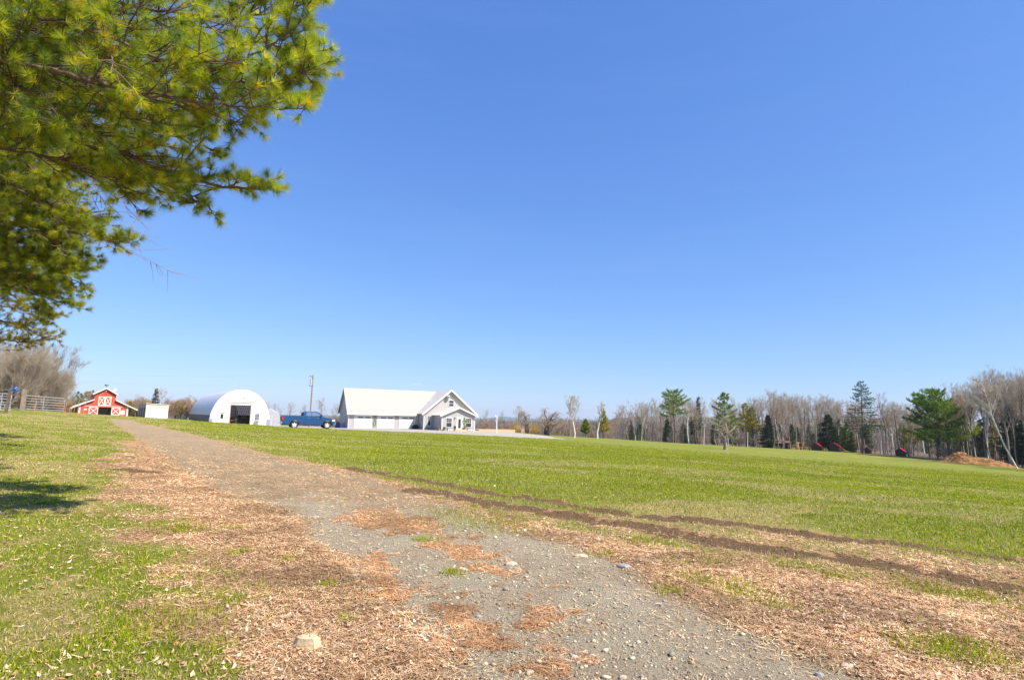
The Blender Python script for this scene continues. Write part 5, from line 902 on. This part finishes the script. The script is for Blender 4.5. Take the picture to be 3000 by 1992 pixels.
for i in range(44):
    px = rs.uniform(1785, 3130); Y = edgeY(px) + rs.uniform(24, 62); k = rs.choice([0, 1, 0]); H = SH[k]; h = rs.uniform(5, 8.5)
    make_tree('evergreen_tree', spr[k], gp(px, Y), rs.uniform(0, 6.28), (h / H * 1.3,) * 2 + (h / H,), ev[k], 'evergreens of the wood beyond the field')
bl = ['reddish brown twiggy bush at the foot of the wood', 'grey brown twiggy bush at the foot of the wood', 'low brown twiggy bush at the foot of the wood']
for i in range(64):
    px = rs.uniform(1790, 3130); Y = edgeY(px) + rs.uniform(1, 30); k = i % 3; s_ = rs.uniform(.3, .75); make_tree('bare_bush', bush[k], gp(px, Y), rs.uniform(0, 6), s_, bl[k], 'bushes at the foot of the wood', 'bush')
for i in range(14):
    px = 3080 + i * 42; Y = 98 - i * 2.6 + rs.uniform(-3, 3); k = rs.choice([0, 1, 3]); make_tree('bare_tree', protos[k], gp(px, Y), rs.uniform(0, 6), 1.05, 'tall bare tree of the wood just past the right edge of the picture', 'bare trees past the right edge')
    if i % 2 and px > 3200: make_tree('evergreen_tree', spr[i % 4], gp(px + 25, Y + 3), 1.0, 1.1, 'evergreen of the wood just past the right edge of the picture', 'evergreens past the right edge')
# woods behind the house / centre gap, small and far
for i in range(76):
    px = rs.uniform(1395, 1810); Y = rs.uniform(132, 215); p = gp(px, Y); k = rs.choice([2, 4, 4, 0]); H = PH[k]; h = htop(px, Y, 1243 - rs.uniform(0, 14) + abs(px - 1600) * .0, p.z); h = max(2.5, min(h, 11))
    make_tree('bare_tree', protos[k], p, rs.uniform(0, 6), (h / H * 1.1,) * 2 + (h / H,), {2: 'low reddish bare tree of the valley wood behind the apple trees', 4: 'small bare tree of the valley wood behind the apple trees', 0: 'grey bare tree of the valley wood behind the apple trees'}[k], 'bare trees of the valley wood')
for i in range(26):
    px = rs.uniform(1395, 1800); Y = rs.uniform(124, 150); make_tree('bare_bush', bush[i % 3], gp(px, Y), rs.uniform(0, 6), rs.uniform(.4, .75), 'twiggy brown bush along the far edge of the gravel yard' if px < 1600 else 'twiggy brown bush below the two white birches', 'bushes beyond the gravel yard', 'bush')
# left side: bushes by the gate, trees behind barn and shed
for i, (px, Y, h) in enumerate([(-80, 62, 11), (-30, 66, 10.5), (15, 60, 9.5), (40, 68, 10.8), (75, 64, 9.5), (100, 72, 10), (125, 70, 9), (140, 76, 8.2), (60, 80, 11), (10, 78, 11.5), (158, 84, 6.5), (-60, 82, 12)]):
    make_tree('bare_tree', bare_meshes(70 + i, H=10, r=.06, up=.5, spread=.5, multi=5, clear=.05, maxlev=4, kids=(4, 6), tw='twig', tmin=.0075) if i < 4 else lm[i % 4], gp(px, Y), i * 1.3, h / 13 * (1, .85)[px > 100], 'many stemmed bare grey tree behind the fence at far left', 'bare trees behind the left gate') if i >= 4 else None
    if i < 4:
        if i == 0: lm = []
        lm.append(bare_meshes(70 + i, H=10, r=.06, up=.5, spread=.5, multi=5, clear=.05, maxlev=4, kids=(4, 6), tw='twig', tmin=.0075)); make_tree('bare_tree', lm[-1], gp(px, Y), i * 1.3, h / 13, 'many stemmed bare grey tree behind the fence at far left', 'bare trees behind the left gate')
for i in range(16):
    px = [rs.uniform(110, 245), rs.uniform(380, 620)][i % 2]; Y = rs.uniform(118, 165) if px > 300 else rs.uniform(95, 150); k = rs.choice([2, 4, 0]); H = PH[k]; h = rs.uniform(4.2, 6.5)
    make_tree('bare_tree', protos[k], gp(px, Y), rs.uniform(0, 6), (h / H * 1.3,) * 2 + (h / H,), 'low bare tree of the thicket left of the red barn' if px < 300 else 'low bare tree of the thicket behind the white shed', 'bare thicket trees around the barn')
for px, Y, pt, k, w_, lb in [(222, 150, 1150, 3, 1.9, 'green pine left behind the red barn'), (243, 150, 1149, 4, 2.0, 'golden pine touching the left side of the red barn'), (262, 155, 1147, 0, .8, 'dark evergreen directly behind the left roof of the red barn'), (449, 140, 1143, 0, 1.0, 'small dark spruce behind the white shed'), (512, 128, 1176, 4, 2.2, 'round golden evergreen between the white shed and the quonset barn'), (528, 130, 1182, 3, 1.8, 'green evergreen close left of the quonset barn'), (378, 140, 1178, 4, 2.0, 'brownish evergreen right behind the red barn')]:
    p = gp(px, Y); H = SH[k]; h = htop(px, Y, pt, p.z); make_tree('evergreen_tree', spr[k], p, px, (h / H * w_,) * 2 + (h / H,), lb)
for px, Y, pt, lb in [(790, 135, 1178, 'bare tree right behind the silver hoop house'), (845, 135, 1180, 'bare tree left of the utility pole'), (812, 140, 1184, 'bare tree between the hoop house and the pickup truck'), (936, 130, 1165, 'twiggy bare tree right of the utility pole'), (885, 132, 1186, 'bare tree directly behind the pickup truck bed'), (978, 135, 1182, 'bare tree between pickup truck and farmhouse'), (577, 140, 1165, 'bare tree behind the left side of the quonset barn')]:
    placed('bare_tree', px, Y, pt, protos[[0, 1, 3][px % 3]], 15.6, lb, 1.3, px)
TH_ = [mh(m_) for m_ in thick_]
for i in range(120):
    if i < 62: px = rs.uniform(70, 262); Y = rs.uniform(74, 120) if px < 185 else rs.uniform(148, 162); top = np.interp(px, [70, 150, 200, 262], [1145, 1155, 1166, 1172]); lb, gr_ = 'dense reddish brown thicket bush between the open gate and the red barn', 'thicket bushes left of the red barn'
    elif i < 100: px = rs.uniform(372, 425) if i % 2 else rs.uniform(490, 620); Y = rs.uniform(146, 162) if px < 430 else rs.uniform(126, 145); top = 1168; lb, gr_ = ('brown thicket bush in the gap between the red barn and the white shed' if px < 430 else 'brown thicket bush between the white shed and the quonset barn'), 'thicket bushes around the white shed'
    else: px = rs.uniform(-60, 70); Y = rs.uniform(62, 90); top = 1140; lb, gr_ = 'brown thicket bush behind the rail fence at far left', 'thicket bushes behind the rail fence'
    p = gp(px, Y); h = max(1.2, htop(px, Y, top + abs(rs.gauss(0, 7)), p.z)); k = h / TH_[i % 2]; wd_ = max(k, .45); make_tree('thicket_bush', thick_[i % 2], p, rs.uniform(0, 6), (wd_, wd_, k), lb, gr_, 'bush')
# yellow shrubs
for px, Y, h, lb in [(1566, 108, 1.5, 'yellow flowering shrub right of the crooked apple tree'), (1517, 112, 1.4, 'yellow flowering shrub left of the twin birch')]:
    t = empty('forsythia_shrub', gp(px, Y), 0, lb, 'shrub'); foliage_ball(420, .75, h * .55, .12, [(.95, .62, .06), (.85, .55, .08), (.6, .40, .10)], 'foliage', M['farneedles'], t, px, h * .55); b = MB(); b.tube([(0, 0, -.1), (0, 0, h * .5)], .03, 5); b.build('stem', M['wood'], t)
for px, Y, x0, lb in [(1531, 110, 0, 'left tan wooden a-frame beside the crooked apple tree'), (1553, 110, 0, 'right tan wooden a-frame beside the crooked apple tree')]:
    t = empty('wooden_frame', gp(px, Y), 0, lb, 'wooden a-frame'); t.scale = (.45, .45, .5); b = MB(); b.slab([(-1.1, -.5, -.1), (1.0, -.5, -.1), (.6, .2, 1.9), (-.9, .2, 2.0)], .06); b.build('front_panel', M['newwood'], t); b = MB(); b.slab([(-1.1, 1.0, -.1), (1.0, 1.0, -.1), (.6, .28, 1.9), (-.9, .28, 2.0)], .06); b.build('rear_panel', M['newwood'], t)

# ------------------------------------------------------------------ playhouses and things at the wood's edge
def hut(px, Y, w_, d_, h, label, yaw=R(48), slide=False, redsides=False):
    p = gp(px, Y); t = empty('playhouse', p, yaw, label, 'playhouse', 'red roofed playhouses at the edge of the wood'); b = MB(); hw_ = w_ / 2; b.prism([(-d_/2, -.4), (d_/2, -.4), (d_/2, h), (0, h + d_ * .38), (-d_/2, h)], -hw_, hw_, 'x'); b.build('wall', M['logwall'], t)
    b = MB(); b.slab([(-hw_ - .2, -d_/2 - .25, h - .16), (hw_ + .2, -d_/2 - .25, h - .16), (hw_ + .2, -.002, h + d_ * .38 + .06), (-hw_ - .2, -.002, h + d_ * .38 + .06)], .06); b.slab([(-hw_ - .2, .002, h + d_ * .38 + .06), (hw_ + .2, .002, h + d_ * .38 + .06), (hw_ + .2, d_/2 + .25, h - .16), (-hw_ - .2, d_/2 + .25, h - .16)], .06); b.build('roof', M['redroof'], t)
    b = MB(); b.box(hw_ * .1, hw_ * .75, -d_/2 - .03, -d_/2 - .003, 0, h * .8); b.build('door', M['wood'], t); b = MB(); b.box(-hw_ * .75, -hw_ * .2, -d_/2 - .03, -d_/2 - .003, h * .4, h * .75); b.build('window', M['dark'], t)
    if slide:
        b = MB(); b.slab([(-.1, -d_/2 - 2.0, 0), (.5, -d_/2 - 2.0, 0), (.5, -d_/2 - .1, 1.3), (-.1, -d_/2 - .1, 1.3)], .08); b.box(-.15, -.101, -d_/2 - 2.0, -d_/2 - .05, 0, .15); b.build('slide', M['yellow'], t)
hut(2389, 147, 2.1, 2.0, 1.15, 'smaller red roofed playhouse beside the yellow picnic table'); hut(2441, 146, 2.2, 2.0, 1.45, 'red roofed playhouse with a yellow slide', slide=True); hut(2632, 136, 2.0, 1.9, 1.15, 'small dark hut with red roof farthest right at the edge of the wood')
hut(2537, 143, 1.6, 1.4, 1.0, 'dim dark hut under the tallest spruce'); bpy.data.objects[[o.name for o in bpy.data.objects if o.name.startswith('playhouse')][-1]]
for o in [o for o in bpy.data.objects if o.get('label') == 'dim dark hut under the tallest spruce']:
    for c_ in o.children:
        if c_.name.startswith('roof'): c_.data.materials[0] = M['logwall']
t = empty('log_shelter', gp(2298, 153), R(12), 'low dark log shelter with a brown roof behind the tall bare trees', 'shelter'); b = MB(); b.box(-3.6, .5, 0, 3, -.4, 1.5); b.build('wall', M['logwall'], t); b = MB(); b.slab([(-4, -.5, 1.55), (4.4, -.5, 1.5), (4.2, 1.6, 2.1), (-3.8, 1.6, 2.15)], .09); b.slab([(-3.8, 1.604, 2.15), (4.2, 1.604, 2.1), (4.4, 3.6, 1.5), (-4, 3.6, 1.55)], .09); b.build('roof', mat('rusty_roof', (.30, .15, .11), .7), t)
b = MB(); 
for x_ in (1.4, 2.8, 4.1): b.bar((x_, 0, -.3), (x_, 0, 1.45), .12)
b.build('post', M['newwood'], t)
t = empty('firewood_stack', gp(2322, 152) , R(12), 'pale stacked firewood beside the log shelter', 'firewood'); b = MB()
for r_ in range(7):
    for c_ in range(12): b.tube([(c_ * .2 - 1.2, -.3, .1 + r_ * .17), (c_ * .2 - 1.2, .3, .1 + r_ * .17)], .09, 6)
b.build('logs', M['newwood'], t)
t = empty('swing_frame', gp(2342, 150), R(10), 'yellowish timber play frame right of the log shelter', 'play frame'); b = MB()
for x_ in (-.8, .8):
    for y_ in (-.5, .5): b.bar((x_, y_, -.2), (x_ * .9, 0, 1.8), .1)
b.bar((-.9, 0, 1.8), (.9, 0, 1.8), .1)
b.build('frame', M['yellow'], t); b = MB(); b.box(-.5, .5, -.15, .15, .55, .6); b.build('seat', M['newwood'], t)
t = empty('picnic_table', gp(2361, 147), R(5), 'bright yellow picnic table left of the smaller red roofed playhouse', 'picnic table'); b = MB(); b.box(-.8, .8, -.4, .4, .68, .76); b.build('tabletop', M['yellow'], t)
for y_ in (-.75, .6): b = MB(); b.box(-.8, .8, y_, y_ + .18, .4, .46); b.build('bench', M['yellow'], t)
for x_ in (-.55, .55): b = MB(); b.bar((x_, -.65, 0), (x_, -.1, .7), .08); b.bar((x_, .65, 0), (x_, .1, .7), .08); b.build('leg', M['yellow'], t)
t = empty('sandbox', gp(2468, 145), R(8), 'low pale sandbox right of the playhouse with the slide', 'sandbox'); b = MB()
for q in ((-1, 1, -.7, -.6), (-1, 1, .6, .7), (-1, -.9, -.598, .598), (.9, 1, -.598, .598)): b.box(*q, 0, .3)
b.build('frame', M['newwood'], t); b = MB(); b.tube([(0, 0, .05), (0, 0, .2), (0, 0, .4)], [.85, .6, .05], 12); b.build('sand', mat('sand', (.62, .42, .27), .95), t)
# soil and wood-chip pile
pc_ = gp(2850, 111); gxn = np.linspace(-6.2, 6.2, 90); gyn = np.linspace(-2.6, 2.6, 40); GX, GY = np.meshgrid(gxn, gyn, indexing='ij')
hh = 2.05 * np.exp(-((GX + 2.4) / 2.0) ** 2 - (GY / 1.3) ** 2) + 1.25 * np.exp(-((GX - 1.0) / 2.0) ** 2 - (GY / 1.2) ** 2) + .7 * np.exp(-((GX - 3.6) / 1.7) ** 2 - (GY / 1.1) ** 2)
hh = hh * (.78 + .5 * fbm(GX.ravel(), GY.ravel(), 1.6, 8).reshape(GX.shape)) + (fbm(GX.ravel(), GY.ravel(), 5, 9).reshape(GX.shape) - .5) * .5 * np.clip(hh, 0, 1) - .12
wx = pc_.x + GX * .985; wy = pc_.y + GX * -.5 + GY; wz = terr(wx.ravel(), wy.ravel()).reshape(GX.shape) + hh; idx = np.arange(GX.size).reshape(GX.shape); Fq = np.stack([idx[:-1, :-1], idx[1:, :-1], idx[1:, 1:], idx[:-1, 1:]], -1).reshape(-1, 4)
o = npmesh('soil_pile', np.stack([wx - pc_.x, wy - pc_.y, wz - pc_.z], -1).reshape(-1, 3), Fq, None, M['soilpile']); o.location = pc_; tag(o, 'long orange-brown pile of soil and wood chips at the edge of the wood', 'soil pile')

# ------------------------------------------------------------------ far land
def far_hills(name, pts, Y0, thick, m, zb_=-14):
    xs = [p[0] for p in pts]; b = MB(); n = 120; px = np.linspace(xs[0], xs[-1], n); py = np.interp(px, xs, [p[1] for p in pts]); x_ = [at(a_, b_, Y0) for a_, b_ in zip(px, py)]
    rows = [(-thick, zb_ - 2, 0), (-thick * .45, None, .62), (0, None, 1), (thick, zb_ - 2, 0)]; V_ = []
    for dy, z_, f in rows:
        for i, p in enumerate(x_): s = (Y0 + dy) / Y0; zz = z_ if z_ is not None else zb_ + (p.z - zb_) * f + (vn([i * .7], [dy], 1, 5)[0] - .5) * (p.z - zb_) * .12; V_.append((p.x * (s if dy > 0 else 1), p.y + dy, zz))
    F_ = [(r_ * n + i, r_ * n + i + 1, (r_ + 1) * n + i + 1, (r_ + 1) * n + i) for r_ in range(3) for i in range(n - 1)]
    o = npmesh(name, V_, [f[::-1] for f in F_], None, m, smooth=True); o['kind'] = 'structure'
hm = mat('wooded_hill', (.17, .125, .10), .95, .3, .02, c2=(.075, .085, .05)); mm_ = mat('mountain', (.10, .13, .12), .95, .2, .004)
far_hills('wooded_hill', [(1700, 1240), (1790, 1226), (1870, 1219), (1950, 1219), (2100, 1222), (2400, 1226), (2800, 1236), (3200, 1245)], 520, 130, hm)
far_hills('distant_hill', [(1150, 1228), (1300, 1231), (1400, 1233), (1600, 1234), (1700, 1233), (1800, 1236)], 900, 200, hm)
far_hills('mountain', [(880, 1224), (1000, 1219), (1150, 1223), (1300, 1224), (1400, 1226), (1440, 1224), (1468, 1221), (1480, 1220), (1500, 1222), (1520, 1223), (1560, 1226), (1620, 1229), (1680, 1228), (1720, 1229), (1800, 1232)], 3600, 500, mm_)
# far wood: one mass of twig-like crowns
g = np.random.default_rng(5); n = 5200; pxs = g.uniform(900, 3300, n); Ys = 215 + 420 * g.random(n) ** 1.4; xx = (pxs - 1500) / FPX * Ys
Lh = np.interp(pxs, [900, 1390, 1500, 1700, 1790, 1900, 3300], [7, 7, 7.5, 7.5, 8.5, 9, 10]); zg = terr(xx, Ys); Hh = Lh * g.uniform(.6, 1.15, n); per = 44
B = np.repeat(np.stack([xx, Ys, zg], 1), per, 0); q = B + np.stack([g.normal(0, 1.3, n * per), g.normal(0, 1.3, n * per), np.repeat(Hh, per) * g.uniform(.05, 1, n * per)], 1); d = np.stack([g.normal(0, .35, n * per), g.normal(0, .35, n * per), g.uniform(.6, 1.2, n * per)], 1); L_ = np.repeat(Hh, per)[:, None] * .17
s = np.stack([g.uniform(.03, .09, n * per), g.normal(0, .03, n * per), np.zeros(n * per)], 1); V_ = np.stack([q - s, q + s, q + d * L_], 1).reshape(-1, 3)
c = np.array([(.24, .17, .14), (.20, .16, .14), (.26, .19, .13), (.10, .11, .06), (.30, .25, .22)])[g.integers(0, 5, n)]; o = npmesh('far_wood', V_, np.arange(n * per * 3).reshape(-1, 3), np.repeat(c, per * 3, 0), M['farneedles']); tag(o, 'far brown leafless wood covering the valley and hills', 'wood', kind='stuff')

# ------------------------------------------------------------------ the near pines
def near_pine(name, trunk_px, Ytr, Htr, rt, limbs, label, seed, ntw=1.0, cols=None, extra=None, needle=.15, nper=44):
    """Pine whose limbs run from the trunk through given points; boughs, twigs and needle tufts grow on them."""
    rs = random.Random(seed); g = np.random.default_rng(seed); tb = at(trunk_px, 1225, Ytr); base = Vector((tb.x, tb.y, tz(tb.x, tb.y)))
    root = empty(name, base, 0, label, 'tree'); thick, thin = [], []; P, D, K = [], [], []
    n = 10
    for i in range(n): thick.append((0, 0, Htr * i / n - .3 * (i == 0), .02, 0, Htr * (i + 1) / n, rt * (1.1 - .9 * i / n), rt * (1.1 - .9 * (i + 1) / n)))
    def tuft(p, d, k): P.append(tuple(p)); D.append(tuple(d)); K.append(k)
    def twig(p, d, L, lev, k):
        m_ = 3; q = p.copy(); dd = d.copy(); r_ = .0075 if lev else .012
        for i in range(m_):
            dd = (dd + rvec(rs) * .16 + Vector((0, 0, .05))).normalized(); q2 = q + dd * (L / m_); thin.append((*q, *q2, r_ * (1 - i * .2), r_ * (1 - (i + 1) * .2)))
            if lev < 1:
                for _ in range(2):
                    sd = rvec(rs); sd.z *= .45; nd = (dd * .8 + sd * .9 + Vector((0, 0, .12))).normalized(); twig(q.lerp(q2, rs.random()), nd, L * rs.uniform(.28, .5), lev + 1, k)
            elif i: tuft(q2, dd, k)
            q = q2
        tuft(q, dd, k); tuft(q - dd * .05, dd, k)
    for li, (pts, r0, dens) in enumerate(limbs):
        W_ = [Vector((0, 0, 0))]; W_[0] = at(*pts[0]) - base if len(pts[0]) == 3 else Vector((0, 0, pts[0][0])); W_ += [at(*q) - base for q in pts[1:]]
        for _ in range(2): W_ = [W_[0]] + [q for i in range(len(W_) - 1) for q in (W_[i].lerp(W_[i+1], .25), W_[i].lerp(W_[i+1], .75))] + [W_[-1]]
        r0 *= .72
        fine = []
        for i in range(len(W_) - 1):
            m_ = max(2, int((W_[i+1] - W_[i]).length / .28))
            for j in range(m_): fine.append(W_[i].lerp(W_[i+1], j / m_) + rvec(rs) * .02)
        fine.append(W_[-1]); N = len(fine); tot = sum((fine[i+1] - fine[i]).length for i in range(N - 1)); acc = 0
        for i in range(N - 1):
            f = i / N; thick.append((*fine[i], *fine[i+1], r0 * (1 - .85 * f), r0 * (1 - .85 * (i + 1) / N)))
            seg = fine[i+1] - fine[i]; acc += seg.length; ax = seg.normalized(); side = ax.cross(Vector((0, 0, 1))).normalized(); rem = tot - acc
            nb = dens * seg.length / .28 * 1.65; nb = int(nb) + (rs.random() < nb % 1)
            for b_ in range(nb):
                sg = rs.choice((-1, 1)); nd = (ax * rs.uniform(.6, 1.1) + side * sg * rs.uniform(.3, 1) + Vector((0, 0, rs.gauss(.08, .3)))).normalized(); L = min(.42 + rem * .32, 1.35) * rs.uniform(.55, 1.1); twig(fine[i], nd, L, 0, rs.random())
        twig(fine[-1], (fine[-1] - fine[-3]).normalized(), .35, 0, rs.random()); tuft(fine[-1], (fine[-1] - fine[-3]).normalized(), .5)
    P = np.array(P); D = np.array(D); K = np.array(K); V_, T_, per = needles_at(P, D, nper, needle, .0031 * (1 + Ytr / 30), g, .88, .10)
    cols = np.array(cols or [(.56, .62, .02), (.44, .54, .03), (.27, .40, .04), (.72, .70, .03), (.18, .30, .09)])
    c = cols[g.integers(0, len(cols), len(P))] * g.uniform(.8, 1.2, (len(P), 1)); old = g.random(len(P)) < .018; c[old] = (.78, .46, .03)
    C_ = np.repeat(c, per, 0); tips = np.zeros((len(V_), 1)); C_ = C_
    V1, F1 = seg_mesh(thick, 7); npmesh('trunk', V1, F1, None, M['bark'], root, True); V2, F2 = seg_mesh(thin, 4); npmesh('branches', V2, F2, None, M['bark'], root); npmesh('crown', V_, T_, C_, M['needles'], root); print(name, len(P)); return root
L1 = [  # nearest pine: (points, radius, density)
    ([(3.6,), (-250, 180, 6.8), (0, 235, 6.6), (190, 320, 6.6), (330, 440, 6.8), (480, 500, 7.0), (600, 540, 7.2), (735, 555, 7.4)], .09, 1.3),
    ([(4.6,), (-200, 20, 6.6), (0, 60, 6.4), (200, 110, 6.4), (400, 150, 6.5), (560, 225, 6.6), (760, 250, 6.6), (840, 245, 6.6), (890, 215, 6.6)], .06, 1.2),
    ([(4.8,), (0, 45, 6.0), (200, 60, 6.0), (420, 150, 6.0), (600, 225, 6.2), (740, 165, 6.2), (820, 125, 6.2), (880, 60, 6.2), (910, 5, 6.2)], .035, .9),
    ([(4.9,), (-100, -60, 6.4), (150, -30, 6.4), (400, 20, 6.4), (640, 60, 6.5), (800, 40, 6.6), (880, 10, 6.6)], .05, 1.1),
    ([(4.2,), (-150, 150, 6.2), (100, 190, 6.0), (320, 250, 6.0), (520, 300, 6.2), (700, 310, 6.4), (820, 320, 6.5)], .045, 1.1),
    ([(3.8,), (-150, 260, 7.4), (100, 300, 7.4), (320, 340, 7.4), (520, 370, 7.4), (690, 370, 7.4), (770, 330, 7.4)], .045, .9),
    ([(5.2,), (-200, -150, 6.8), (100, -120, 6.8), (400, -100, 6.8), (600, -90, 6.8)], .05, 1.2),
    ([(3.2,), (-200, 330, 7.6), (60, 390, 7.6), (260, 430, 7.6), (400, 470, 7.8), (520, 560, 7.8), (600, 590, 7.8)], .045, .8),
    ([(3.4,), (-150, 210, 7.8), (100, 240, 8.0), (300, 300, 8.2), (480, 390, 8.4), (600, 430, 8.4)], .04, .8),
    ([(4.4,), (-150, 90, 7.6), (150, 130, 7.8), (450, 190, 8.0), (680, 230, 8.0), (860, 280, 8.0)], .04, 1.0),
    ([(5.0,), (-100, 0, 7.6), (200, 10, 7.6), (500, 60, 7.6), (720, 110, 7.6), (900, 160, 7.6)], .04, 1.0),
    ([(3.0,), (-150, 420, 7.0), (50, 440, 7.0), (220, 480, 7.0), (350, 540, 7.0)], .035, .9),
]
L1 += [([(8.5,), (-100, -840, 6.6), (200, -900, 6.5), (480, -930, 6.5), (760, -950, 6.4)], .05, 1.5), ([(9.2,), (-100, -900, 7.4), (200, -960, 7.4), (520, -980, 7.2), (700, -1000, 7.2)], .05, 1.4), ([(8.0,), (-100, -640, 5.6), (250, -700, 5.2), (480, -720, 5.0)], .04, 1.0),
       ([(9.8,), (-100, -700, 8.5), (200, -760, 8.8), (420, -800, 9)], .04, 1.0)]  # unseen upper boughs above the frame, added to cast dapples on the lawn
near_pine('pine_tree', -700, 7.0, 11, .2, L1, 'large near pine whose sunlit boughs fill the upper left corner', 101)
L2 = [([(6.5,), (-100, 120, 12), (200, 170, 13), (420, 230, 13.5), (540, 290, 13.5)], .06, 1.2), ([(6.0,), (-100, 230, 12.5), (150, 270, 14), (390, 330, 15), (520, 380, 15)], .06, 1.2), ([(7.0,), (-100, 20, 12.5), (180, 60, 14), (400, 110, 16), (600, 160, 17)], .06, 1.1), ([(5.4,), (-100, 330, 12.5), (120, 380, 14), (280, 430, 15), (400, 450, 16)], .05, 1.1),
    ([(3.9,), (-120, 500, 10.5), (40, 540, 10.5), (120, 600, 10.5), (180, 660, 10.5)], .05, 1.6), ([(3.5,), (-120, 580, 10.5), (30, 620, 10.5), (100, 680, 10.5), (170, 730, 10.5)], .05, 1.6),
    ([(3.1,), (-120, 680, 10.8), (20, 710, 10.8), (90, 760, 10.8), (150, 800, 10.8)], .05, 1.6), ([(4.2,), (-120, 400, 10.5), (40, 450, 10.5), (120, 520, 10.5), (200, 590, 10.5)], .05, 1.4), ([(2.8,), (-120, 760, 11), (10, 790, 11), (70, 840, 11), (110, 880, 11)], .04, 1.5),([(3.6,), (-120, 520, 11), (80, 560, 11), (220, 640, 11), (300, 695, 11), (345, 715, 11)], .06, 1.3),
    ([(4.4,), (-120, 440, 11.5), (80, 470, 11.5), (250, 510, 11.5), (380, 560, 11.5)], .05, 1.1),
    ([(3.0,), (-150, 620, 11), (40, 650, 11), (140, 700, 11), (250, 745, 11)], .05, 1.3),
    ([(2.6,), (-150, 720, 11), (30, 740, 11), (130, 780, 11), (235, 830, 11)], .05, 1.4),
    ([(3.3,), (-150, 560, 12.5), (50, 600, 12.5), (180, 660, 12.5), (260, 690, 12.5)], .05, 1.3),
    ([(2.9,), (-150, 650, 12.5), (60, 700, 12.5), (170, 760, 12.5), (220, 800, 12.5)], .05, 1.3),
    ([(4.8,), (-120, 360, 12), (100, 400, 12), (280, 450, 12), (400, 500, 12)], .05, .9),
    ([(2.4,), (-150, 800, 12), (20, 810, 12), (110, 850, 12), (180, 870, 12)], .04, 1.0)]
near_pine('pine_tree', -500, 11.5, 12, .2, L2, 'second pine whose dark drooping boughs hang at the left edge below the near pine', 102, cols=[(.46, .50, .02), (.26, .34, .04), (.18, .27, .05), (.60, .58, .03)], needle=.15, nper=38)
L3 = [([(9.0,), (-100, 440, 19), (150, 470, 18.5), (300, 500, 18), (480, 530, 18)], .06, 2.0), ([(10.2,), (-100, 330, 19), (180, 370, 18.5), (480, 430, 18)], .06, 1.9), ([(8.0,), (-100, 560, 19), (80, 590, 19), (290, 650, 18.5)], .06, 1.5), ([(11.2,), (-100, 230, 19), (160, 260, 18), (480, 310, 17.5)], .06, 1.8), ([(3.4,), (-100, 820, 18), (30, 860, 18), (90, 900, 18), (140, 930, 18)], .05, 1.3), ([(4.0,), (-100, 780, 18), (30, 800, 18), (100, 840, 18), (150, 860, 18)], .05, 1.2), ([(2.5,), (-100, 930, 19), (60, 945, 19), (110, 985, 19), (158, 985, 19)], .05, 1.2), ([(2.2,), (-100, 985, 19), (40, 1000, 19), (100, 1005, 19)], .05, 1.0), ([(3.2,), (-100, 880, 19), (30, 900, 19), (90, 915, 19), (150, 920, 19)], .04, .5), ([(4.6,), (-100, 800, 20), (40, 840, 20), (100, 880, 20)], .04, .7)]
near_pine('pine_tree', -330, 19.5, 14, .22, L3, 'third pine with golden bough tips just above the bare trees at left', 103, cols=[(.55, .44, .02), (.36, .34, .03), (.18, .22, .04), (.66, .50, .02)], needle=.16, nper=22)
# bare tree whose hanging twigs show behind the pines
placed('bare_tree', -330, 15, -100, bare_meshes(110, H=10, r=.09, up=-.12, spread=.75, trunk='greybark', tw='twigred', clear=.3, kids=(4, 6), maxlev=4, tmin=.004), 9.0, 'bare tree with thin reddish hanging twigs seen between the pines', 1.3)

# ------------------------------------------------------------------ air
hb_ = MB(); hb_.box(-4400, 4400, -60, 4400, -17, 75); hz = hb_.build('haze', None); hz['kind'] = 'stuff'; hz['label'] = 'thin pale air over the whole scene'; hz['category'] = 'haze'
hmt = bpy.data.materials.new('air'); hmt.use_nodes = True; hn = hmt.node_tree; hn.nodes.remove(hn.nodes['Principled BSDF']); pv = hn.nodes.new('ShaderNodeVolumePrincipled'); pv.inputs['Color'].default_value = (.78, .88, 1, 1); pv.inputs['Density'].default_value = .00011; pv.inputs['Anisotropy'].default_value = .2
hn.links.new(pv.outputs[0], hn.nodes['Material Output'].inputs['Volume']); hz.data.materials.append(hmt)
